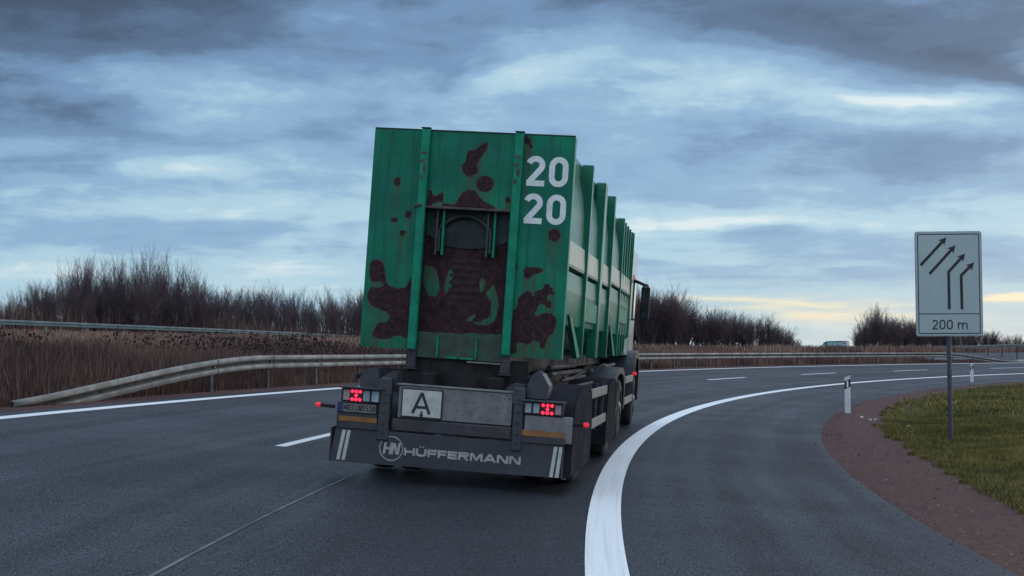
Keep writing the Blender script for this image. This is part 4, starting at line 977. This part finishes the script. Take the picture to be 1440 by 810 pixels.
def arrow(pts_, w=0.027):
    p = [bc(*q) for q in pts_]
    for i in range(len(p) - 1):
        (x1, z1), (x2, z2) = p[i], p[i + 1]; L = math.hypot(x2 - x1, z2 - z1); tx, tz = (x2 - x1) / L, (z2 - z1) / L; nx, nz = -tz * w, tx * w
        if i == len(p) - 2: x2 -= tx * .10; z2 -= tz * .10
        e = w * .45 if i > 0 else 0
        ar.extr([(x1 - tx * e + nx, z1 - tz * e + nz), (x1 - tx * e - nx, z1 - tz * e - nz), (x2 - nx, z2 - nz), (x2 + nx, z2 + nz)], 1, -0.0225 - i * .0003, -0.0238 - i * .0003)
    (x1, z1), (x2, z2) = p[-2], p[-1]; L = math.hypot(x2 - x1, z2 - z1); tx, tz = (x2 - x1) / L, (z2 - z1) / L; nx, nz = -tz * .078, tx * .078
    bx, bz = x2 - tx * .14, z2 - tz * .14
    ar.extr([(x2, z2), (bx + nx - tx * .01, bz + nz - tz * .01), (bx + tx * .03, bz + tz * .03), (bx - nx - tx * .01, bz - nz - tz * .01)], 1, -0.0225, -0.0242)
arrow([(90, 157), (180, 60)]); arrow([(120, 187), (210, 88)]); arrow([(185, 310), (185, 180), (242, 117)]); arrow([(228, 310), (227, 193), (272, 148)])
ar.build('arrows', M['black'], BD)
mb = MB(); q = bc(185, 325); mb.box(-0.56, 0.56, -0.0240, -0.0225, q[1] - 0.008, q[1] + 0.008); mb.build('divider', M['black'], BD)
q = bc(126, 379); letters('lettering', [('2', q[0], .110, .0125), ('0', q[0] + .136, .112, .0125), ('0', q[0] + .272, .112, .0125), ('m', q[0] + .478, .180, .0115)], 0.185, M['black'], BD, -0.0225, q[1])

# ------------------------------------------------------------------ delineator posts
def delineator(x, y, rz, label, h=1.0, z=None, w=0.075, flip=False):
    z = gxyz(x, y) if z is None else z
    r = empty('delineator_post', (x, y, z), rz); tag(r, label, 'delineator post', 'white delineator posts along the road')
    mb = MB(); mb.extr([(-w, -0.1), (w, -0.1), (w, h), (-w, h - 0.07)], 1, -0.035, 0.035); mb.build('post', M['delin'], r)
    mb = MB(); mb.extr([(-w - .002, h - .38), (w + .002, h - .31), (w + .002, h - 0.10), (-w - .002, h - .17)], 1, -0.037, 0.037); mb.build('black_band', M['black'], r)
    mb = MB(); mb.extr([(-.022, h - .335), (.022, h - .32), (.022, h - 0.15), (-.022, h - .16)], 1, -0.041, -.0375); mb.build('reflector', M['num'], r)
    return r
M['delin'] = mat('white_plastic_post', (0.66, 0.72, 0.76), 0.45, var=0.12, grime=0.12)
delineator(8.82, 35.6, -0.25, 'near white delineator post with slanted black band, on the reddish gravel verge')
delineator(23.4, 68.9, -0.5, 'white delineator post just right of the sign pole, farther along the gravel verge')
def by_px(px, D): return (px - 720) / 1900.0 * D, D
for px, D, zb_, lb in ((1036, 168, 1.42, 'small far white post above the guardrail, in front of the dark bushes'), (1158.5, 172, 1.55, 'small far white post in front of the teal vehicle'), (1187.5, 172, 1.60, 'small far white post just right of the teal vehicle')):
    x, y = by_px(px, D); delineator(x, y, -0.4, lb, z=zb_, w=0.15 if px > 1160 or px < 1100 else .1, h=1.05)

# ------------------------------------------------------------------ far vehicle
x, y = by_px(1172, 250)
V = empty('van', (x, y, 1.15), math.radians(58)); tag(V, 'teal van with pale windows far off between the bushes, behind the guardrail', 'van')
def prism(poly, x0, x1): q = MB(); q.extr(poly, 0, x0, x1); return q
prism([(-2.6, .35), (2.4, .35), (2.5, 1.1), (1.9, 1.35), (1.35, 2.0), (0.9, 2.12), (-2.45, 2.18), (-2.6, 2.0)], -0.95, 0.95).build('body', M['teal'], V)
for (a, b) in ((-2.3, -1.2), (-1.1, -.1), (0.0, .9)):
    for x_ in (-0.956, .951): mb = MB(); mb.box(x_, x_ + .005, a, b, 1.25, 1.9); mb.build('side_window', M['vanglass'], V)
mb = MB(); mb.extr([(1.93, 1.37), (1.40, 2.0), (1.41, 2.02), (1.95, 1.39)], 0, -.8, .8); mb.build('windscreen', M['vanglass'], V)
for x_ in (-.95, .75):
    for y_ in (-1.7, 1.6):
        mb = MB(); mb.lathe_x([(0, .001), (0, .34), (.2, .34), (.2, .001)], x_, y_, .34, 18); mb.build('wheel', M['rubber'], V)

# ------------------------------------------------------------------ bare trees and shrubs
def grow(seed, height, stems, spread, levels, twig_n, base_r, droop=0.0, fork=0.5, keep=(.42, .6)):
    R_ = random.Random(seed); tr, cr_ = MB(), MB()
    def seg(mb, p, q, r0, r1, n):
        d = (q - p); L = d.length
        if L < 1e-5: return
        d /= L; a = d.cross(Vector((0.3, 0.2, 1))).normalized(); c = a.cross(d); b = len(mb.v)
        for (o, r) in ((p, r0), (q, r1)):
            for k in range(n): t = 2 * PI * k / n; mb.v.append(tuple(o + (a * math.cos(t) + c * math.sin(t)) * r))
        for k in range(n): mb.f.append((b + k, b + (k + 1) % n, b + n + (k + 1) % n, b + n + k))
    def branch(p, d, L, r, lv):
        steps = 4 if lv == 0 else 3
        mb = tr if lv == 0 else cr_; n = 5 if lv == 0 else 3
        for i in range(steps):
            d = (d + Vector((R_.uniform(-1, 1), R_.uniform(-1, 1), R_.uniform(-.3, .9))) * (0.10 if lv == 0 else 0.17)).normalized()
            q = p + d * (L / steps); r1 = max(r * 0.80, 0.006)
            seg(mb, p, q, r, r1, n)
            if lv < levels:
                nb = {0: 2 if i > 0 else 1, 1: 2, 2: 2}.get(lv, 2)
                nb = nb + (1 if R_.random() < fork else 0) if lv < 3 else twig_n
                for _ in range(nb):
                    a = R_.uniform(0, 2 * PI); tilt = R_.uniform(0.35, 0.85) * spread
                    u = d.cross(Vector((1, .1, .2))).normalized(); w = d.cross(u)
                    nd_ = (d * math.cos(tilt) + (u * math.cos(a) + w * math.sin(a)) * math.sin(tilt)); nd_.z += 0.20 - droop; nd_.normalize()
                    branch(p.lerp(q, R_.uniform(.3, 1)), nd_, L * R_.uniform(0.42, 0.62), r1 * R_.uniform(*keep), lv + 1)
            p, r = q, r1
    for k in range(stems):
        a = R_.uniform(0, 2 * PI); rr = R_.uniform(0, 0.09 * height) if stems > 1 else 0
        lean = R_.uniform(0.02, 0.22) if stems > 1 else 0.04
        d = Vector((math.cos(a) * lean, math.sin(a) * lean, 1)).normalized()
        branch(Vector((math.cos(a) * rr, math.sin(a) * rr, -0.1)), d, height * R_.uniform(0.62, 0.85), base_r * R_.uniform(.7, 1.1), 0)
    return tr, cr_
LIB = {}
def library(kind, seeds, **kw):
    LIB[kind] = []
    for s_ in seeds:
        tr, cr_ = grow(s_, **kw)
        out = []
        for nm, mb, m in (('trunk', tr, M['bark']), ('crown', cr_, M['twig'] if s_ % 2 else M['twig_red'])):
            me = bpy.data.meshes.new(nm); me.from_pydata(mb.v, [], mb.f); me.update(); me.materials.append(m); out.append(me)
        LIB[kind].append(out)
        zs = [v[2] for v in cr_.v]; LIB[kind][-1].append(sorted(zs)[int(len(zs) * .999)])
library('tree', [11, 12, 13, 14], height=6.0, stems=4, spread=0.55, levels=3, twig_n=1, base_r=0.105, fork=0.12, keep=(.52, .70))
library('shrub', [21, 22, 23, 24], height=4.0, stems=8, spread=0.8, levels=3, twig_n=1, base_r=0.055, fork=0.0, keep=(.5, .68))
print('lib', {k: [len(v[1].polygons) for v in x] for k, x in LIB.items()})
NT_COUNT = 0
def plant(kind, px, D, top, label, cat, group, wide=1.0, zbase=None):
    global NT_COUNT
    v = LIB[kind][NT_COUNT % 4]; NT_COUNT += 1
    if px < 640: D = max(D, float(np.interp(px, [0, 271, 416, 500, 560], [60, 80, 100, 121, 145])) + 5)      # behind the guardrail on the bank
    x, y = by_px(px, D); z = gxyz(x, y) if zbase is None else zbase
    hh = CAM_H + (494 - top) / 1900.0 * D - z; sc_ = hh / v[2]
    root = empty('bare_tree' if kind == 'tree' else 'bare_shrub', (x, y, z - 0.05), random.uniform(0, 6.28))
    root.scale = (sc_ * wide, sc_ * wide, sc_); tag(root, label, cat, group)
    for nm, me in (('trunk', v[0]), ('crown', v[1])):
        o = bpy.data.objects.new(nm, me); COL.objects.link(o); o.parent = root
def top_left(px): return float(np.interp(px, [-60, 0, 50, 90, 130, 160, 200, 225, 245, 262, 290, 330, 380, 420, 470, 520, 600], [420, 412, 392, 362, 352, 362, 338, 372, 350, 362, 392, 402, 398, 408, 402, 404, 400]))
GL = 'leafless trees on the bank left of the truck'
special = {200: 'tallest bare tree of the left thicket, its fine twigs rising above its neighbours', 247: 'tall bare tree just right of the tallest one on the left bank',
           130: 'tall upright bare tree with dense branches, left of the tallest one', 92: 'bare tree at the left shoulder of the thicket where it starts to rise'}
for px in (-14, 12, 33, 48, 70, 92, 103, 112, 130, 144, 158, 170, 181, 200, 211, 222, 236, 247, 262, 274, 285):
    plant('tree', px, random.uniform(80, 92), top_left(px), special.get(px, 'leafless upright tree in the thicket on the left bank behind the bluish guardrail'), 'tree', GL, wide=0.75)
for px in (330, 372, 418, 440, 470, 500):
    plant('tree', px, random.uniform(115, 125), top_left(px), 'lower leafless tree in the thicket between the tall left trees and the truck', 'tree', GL, wide=0.9)
px = -40
while px < 300:
    plant('shrub', px + random.uniform(-6, 6), random.uniform(78, 88), top_left(px) + random.uniform(26, 52) * min(1, (450 - top_left(px)) / 95), 'dense leafless shrub filling the foot of the left thicket', 'shrub', 'shrubs under the left trees', 1.0); px += 20
px = -40
while px < 300:
    plant('shrub', px + random.uniform(-6, 6), random.uniform(92, 104), top_left(px) + random.uniform(12, 44) * min(1, (450 - top_left(px)) / 95), 'dense leafless shrub filling the foot of the left thicket', 'shrub', 'shrubs under the left trees', 1.0); px += 27
px = 285
while px < 640:
    plant('shrub', px + random.uniform(-5, 5), random.uniform(122, 140), top_left(px) + random.uniform(-2, 22), 'leafless shrub in the low thicket between the left trees and the truck', 'shrub', 'shrubs behind the bank', 1.05); px += 12
def top_right(px): return float(np.interp(px, [880, 905, 940, 965, 985, 1010, 1050, 1080, 1110, 1135], [400, 396, 388, 402, 428, 428, 432, 440, 456, 478]))
for px in (905, 925, 948):
    plant('tree', px, random.uniform(168, 180), top_right(px), {925: 'bare tree rising just right of the truck mirror', 948: 'tallest bare tree of the clump right of the truck'}.get(px, 'bare tree seen behind the truck mirror'), 'tree', 'leafless trees right of the truck', 1.0, zbase=1.4)
px = 880
while px < 1128:
    plant('shrub', px + random.uniform(-3, 3), random.uniform(170, 178), top_right(px) + random.uniform(0, 9) + (14 if px < 960 else 0), 'dense leafless bush in the clump right of the truck, behind the guardrail', 'shrub', 'bushes right of the truck', 1.1, zbase=1.3); px += 11
px = 882
while px < 1120:
    plant('shrub', px + random.uniform(-3, 3), random.uniform(182, 195), top_right(px) + random.uniform(8, 24), 'dense leafless bush in the clump right of the truck, behind the guardrail', 'shrub', 'bushes right of the truck', 1.2, zbase=1.3); px += 11
def top_far(px): return float(np.interp(px, [1178, 1200, 1225, 1240, 1265, 1290, 1340, 1385, 1400, 1440, 1500], [482, 466, 424, 436, 438, 440, 445, 452, 462, 462, 466]))
for px in (1226, 1246, 1276):
    plant('tree', px, random.uniform(188, 196), top_far(px), 'bare tree rising above the bushes just left of the road sign', 'tree', 'leafless trees behind the road sign', 0.9, zbase=1.4)
px = 1186
while px < 1490:
    plant('shrub', px + random.uniform(-3, 3), random.uniform(172, 185), top_far(px) + random.uniform(4, 14), 'dense leafless bush in the row behind the road sign', 'shrub', 'bushes behind the road sign', 1.1, zbase=1.3); px += 8
px = 1205
while px < 1490:
    plant('shrub', px + random.uniform(-3, 3), random.uniform(188, 200), top_far(px) + random.uniform(8, 20), 'dense leafless bush in the row behind the road sign', 'shrub', 'bushes behind the road sign', 1.2, zbase=1.3); px += 12

# ------------------------------------------------------------------ grass and stalks (uncountable: one object each)
def blade_material(name, cols, rough=0.8):
    m, t, b = newmat(name)
    at = t.n('ShaderNodeAttribute', attribute_name='tint').outputs['Fac']
    r = t.n('ShaderNodeValToRGB'); t.l(at, r.inputs[0]); e = r.color_ramp.elements
    e[0].color = cols[0] + (1,); e[1].color = cols[-1] + (1,)
    for i, c in enumerate(cols[1:-1]): q = e.new((i + 1) / (len(cols) - 1)); q.color = c + (1,)
    t.l(r.outputs[0], b.inputs['Base Color']); b.inputs['Roughness'].default_value = rough; b.inputs['Specular IOR Level'].default_value = 0.2
    return m
def vnoise(x, y, sc_, seed=0):
    """smooth value noise in numpy"""
    x = np.asarray(x) / sc_; y = np.asarray(y) / sc_; xi, yi = np.floor(x).astype(int), np.floor(y).astype(int); fx, fy = x - xi, y - yi
    def h(a, b): v = np.sin(a * 127.1 + b * 311.7 + seed * 74.7) * 43758.5453; return v - np.floor(v)
    fx, fy = fx * fx * (3 - 2 * fx), fy * fy * (3 - 2 * fy)
    return (h(xi, yi) * (1 - fx) + h(xi + 1, yi) * fx) * (1 - fy) + (h(xi, yi + 1) * (1 - fx) + h(xi + 1, yi + 1) * fx) * fy
def blades(name, s, d, hgt, wid, lean, tint, m, label, cat, z=None, head=None):
    n = len(s); x, y = xy(s, d); z = gz(s, d) if z is None else z
    a = RNG.uniform(0, 2 * PI, n); la = RNG.uniform(0, 2 * PI, n)
    dx, dy = np.cos(a) * wid / 2, np.sin(a) * wid / 2
    lx, ly = np.cos(la) * lean * hgt, np.sin(la) * lean * hgt
    v = np.stack([np.stack([x - dx, y - dy, z - 0.01], -1), np.stack([x + dx, y + dy, z - 0.01], -1),
                  np.stack([x + lx * .4 + dx * .7, y + ly * .4 + dy * .7, z + hgt * .6], -1), np.stack([x + lx * .4 - dx * .7, y + ly * .4 - dy * .7, z + hgt * .6], -1),
                  np.stack([x + lx, y + ly, z + hgt * (1 - lean * .3)], -1)], 1)
    V_ = v.reshape(-1, 3); b = np.arange(n)[:, None] * 5
    quads = (b + np.array([0, 1, 2, 3])); tris = (b + np.array([3, 2, 4]))
    tt = np.repeat(tint, 5)
    if head is not None:    # dark seed heads
        k = np.nonzero(head > 0)[0]; hb = len(V_); tip = v[k, 4]; r = head[k][:, None]
        off = np.array([[1, 0, 0], [0, 1, 0], [-1, 0, 0], [0, -1, 0], [0, 0, 1.3], [0, 0, -1.3]])
        hv = (tip[:, None, :] + off[None] * r[:, :, None]).reshape(-1, 3); V_ = np.concatenate([V_, hv]); hb_ = hb + np.arange(len(k))[:, None, None] * 6
        ht = (hb_ + np.array([[0, 1, 4], [1, 2, 4], [2, 3, 4], [3, 0, 4], [1, 0, 5], [2, 1, 5], [3, 2, 5], [0, 3, 5]])[None]).reshape(-1, 3)
        tris = np.concatenate([tris, ht]); tt = np.concatenate([tt, np.zeros(len(k) * 6)])
    me = bpy.data.meshes.new(name); nq, nt_ = len(quads), len(tris)
    me.vertices.add(len(V_)); me.vertices.foreach_set('co', V_.ravel().astype(np.float32))
    me.loops.add(nq * 4 + nt_ * 3); me.loops.foreach_set('vertex_index', np.concatenate([quads.ravel(), tris.ravel()]).astype(np.int32))
    me.polygons.add(nq + nt_); me.polygons.foreach_set('loop_start', np.concatenate([np.arange(nq) * 4, nq * 4 + np.arange(nt_) * 3]).astype(np.int32))
    me.update(calc_edges=True); at = me.attributes.new('tint', 'FLOAT', 'POINT'); at.data.foreach_set('value', tt.astype(np.float32))
    return tag(link(name, me, m), label, cat, kind='stuff')
GREEN = blade_material('turf_blades', [(0.050, 0.052, 0.016), (0.125, 0.115, 0.032), (0.24, 0.195, 0.060), (0.38, 0.27, 0.11)])
def turf(n, s0, s1, d0, d1, h0, h1, w):
    s = RNG.uniform(s0, s1, n); d = RNG.uniform(d0, d1, n); x, y = xy(s, d)
    edge = -4.45 - 0.45 * (vnoise(x, y, 0.9, 3) - .5) - 0.35 * (vnoise(x, y, 0.3, 4) - .5) - 0.4 * sm(60, 30, s) * 0
    cov = 0.55 * vnoise(x, y, 0.55, 8) + 0.45 * vnoise(x, y, 0.17, 9)
    k = (d < edge) & ((d < edge - 0.7) | (RNG.uniform(0, 1, n) < 0.55)) & (cov > 0.30 * RNG.uniform(0.3, 1.2, n))
    s, d, x, y = s[k], d[k], x[k], y[k]; n = len(s)
    p = vnoise(x, y, 1.6, 1) * .5 + vnoise(x, y, 0.4, 2) * .5
    hg = RNG.uniform(h0, h1, n) * (0.55 + 0.9 * vnoise(x, y, 0.5, 5))
    t = np.clip(p * 0.75 + RNG.normal(0, 0.16, n) + 0.02, 0, 1)
    return s, d, hg, np.full(n, w), RNG.uniform(.15, .8, n), t
a_ = turf(300000, 5, 34, -12, -4.1, 0.04, 0.10, 0.009); b_ = turf(170000, 34, 130, -22, -4.1, 0.06, 0.13, 0.03)
t_ = []
for _ in range(60):
    cs, cd, rr = RNG.uniform(7, 45), -RNG.uniform(4.28, 4.75), RNG.uniform(.04, .10); n = int(260 * rr / .1)
    an, ra = RNG.uniform(0, 2 * PI, n), rr * np.sqrt(RNG.uniform(0, 1, n))
    t_.append((cs + ra * np.cos(an) * 1.6, cd + ra * np.sin(an), RNG.uniform(.03, .09, n), np.full(n, .009), RNG.uniform(.2, .9, n), np.clip(RNG.normal(.45, .2, n), 0, 1)))
c_ = [np.concatenate(q) for q in zip(a_, b_, *t_)]
blades('grass', *c_, GREEN, 'short green and yellowish turf around the sign pole on the right', 'grass')
DRY = blade_material('dry_stalks', [(0.024, 0.015, 0.019), (0.100, 0.060, 0.055), (0.24, 0.145, 0.115), (0.46, 0.32, 0.235)])
def stalks(n, s0, s1, d0, d1, h0, h1, w, headp=0.0, tb=0.0):
    hmax = h1
    s = RNG.uniform(s0, s1, n); d = RNG.uniform(d0, d1, n) ; x, y = xy(s, d)
    k = ~((d > 43) & (d < np.interp(s, [21, 45, 61, 76, 92, 120], [30, 33.5, 38, 45.5, 55.5, 70]) + 2.5) & (hmax > 1.5)) & ~((d < merge_hi(s)) & (d > merge_lo_v(s) - 0.4) & (s > 69)); s, d, x, y = s[k], d[k], x[k], y[k]; n = len(s)
    cl_ = vnoise(x, y, 2.2, 6) * .6 + vnoise(x, y, .7, 7) * .4
    hg = RNG.uniform(h0, h1, n) * (0.6 + 0.7 * cl_)
    t = np.clip(0.22 + 0.45 * (vnoise(x, y, 3.0, 11)) + RNG.normal(0, 0.17, n) + tb, 0.02, 1)
    hd = np.where((RNG.uniform(0, 1, n) < headp * (vnoise(x, y, 4.0, 12) > 0.5)), RNG.uniform(.018, .04, n), 0)
    return s, d, hg, np.full(n, w) * RNG.uniform(.6, 1.4, n), RNG.uniform(.03, .30, n), t, hd
def merge_lo_v(s): return np.interp(s, [70, 93, 106, 110, 260], [17, 12, 8.95, 8.66, 8.66])
def merge_hi(s): return np.where(s > 69, 20.0, 0.0)
q1 = stalks(60000, 12, 45, 9.35, 15, 0.35, 0.85, 0.014, 0.10, -0.06)
q2 = stalks(60000, 20, 72, 14, 26, 0.22, 0.50, 0.028, 0.02, 0.16)
q7 = stalks(50000, 20, 92, 24, 50, 0.12, 0.42, 0.05, 0.0, 0.2)
q8 = stalks(70000, 20, 120, 43.2, 90, 0.7, 2.0, 0.06, 0.0, -0.16)
q3 = stalks(34000, 45, 96, 9.35, 16.8, 0.3, 0.62, 0.03, 0.0, 0.08)
q4 = stalks(26000, 12, 60, 9.1, 9.7, 0.12, 0.4, 0.012, 0, 0.0)
q5 = stalks(26000, 72, 130, 20.5, 34, 0.25, 0.7, 0.05, 0, 0.12)
q6 = stalks(22000, 95, 107, 9.1, 12.0, .05, .25, .02, 0, .1)
qq = [np.concatenate(z_) for z_ in zip(q1, q2, q3, q4, q5, q6, q7, q8)]
hd = qq.pop()
blades('dry_grass', *qq, DRY, 'tall reddish brown dry stalks and weeds on the bank behind the guardrail', 'dry grass', head=hd)
# pebbles on the gravel verge
n = 16000; s = RNG.uniform(5, 60, n); d = -RNG.uniform(2.75, 4.9, n); kk = (d < inner(s) - 0.03) | ((d < inner(s) + 0.15) & (RNG.uniform(0, 1, n) < 0.25)); s, d = s[kk], d[kk]; n = len(s)
x, y = xy(s, d); z = np.where(d > inner(s) - 0.01, K * d + 0.003, gz(s, d)); r = RNG.uniform(0.004, 0.013, n) * (1 + (RNG.uniform(0, 1, n) > .985) * 1.5)
octa = np.array([[1, 0, 0], [0, 1, 0], [-1, 0, 0], [0, -1, 0], [0, 0, .7], [0, 0, -.7]])
jit = RNG.uniform(.6, 1.3, (n, 6, 1)); V_ = (np.stack([x, y, z], -1)[:, None] + octa[None] * jit * r[:, None, None]).reshape(-1, 3)
F3 = (np.arange(n)[:, None, None] * 6 + np.array([[0, 1, 4], [1, 2, 4], [2, 3, 4], [3, 0, 4], [1, 0, 5], [2, 1, 5], [3, 2, 5], [0, 3, 5]])[None]).reshape(-1, 3)
me = bpy.data.meshes.new('gravel'); me.from_pydata(V_.tolist(), [], F3.tolist()); me.update()
at = me.attributes.new('tint', 'FLOAT', 'POINT'); at.data.foreach_set('value', np.repeat(np.clip(RNG.normal(.35, .22, n), 0, 1), 6).astype(np.float32))
tag(link('gravel', me, blade_material('pebbles', [(0.05, 0.025, 0.028), (0.11, 0.058, 0.058), (0.17, 0.11, 0.105), (0.42, 0.38, 0.37)])), 'loose reddish gravel scattered over the verge beside the asphalt', 'gravel', kind='stuff')
# scraps of litter
def scrap(x, y, r, z=None):
    q = MB(); z = gxyz(x, y) if z is None else z; o = empty
    pts_ = [(r * random.uniform(.6, 1.2) * math.cos(a), r * random.uniform(.6, 1.2) * math.sin(a)) for a in [2 * PI * k / 7 for k in range(7)]]
    q.extr(pts_, 2, 0, r * .7); ob = q.build('paper_scrap', M['litter']); ob.location = (x, y, z + .003); ob.rotation_euler = (random.uniform(-.3, .3), random.uniform(-.3, .3), 0)
    return ob
for (px, D, lb) in ((1210, 33.6, 'leftmost white scrap on the gravel beside the near delineator'), (1222, 32.6, 'middle white scrap on the gravel edge of the grass'), (1229, 32.8, 'white scrap on the gravel where the grass begins'), (1276, 30.6, 'white scrap lying in the grass left of the sign pole')):
    x, y = by_px(px, D); tag(scrap(x, y, 0.045), lb, 'litter')
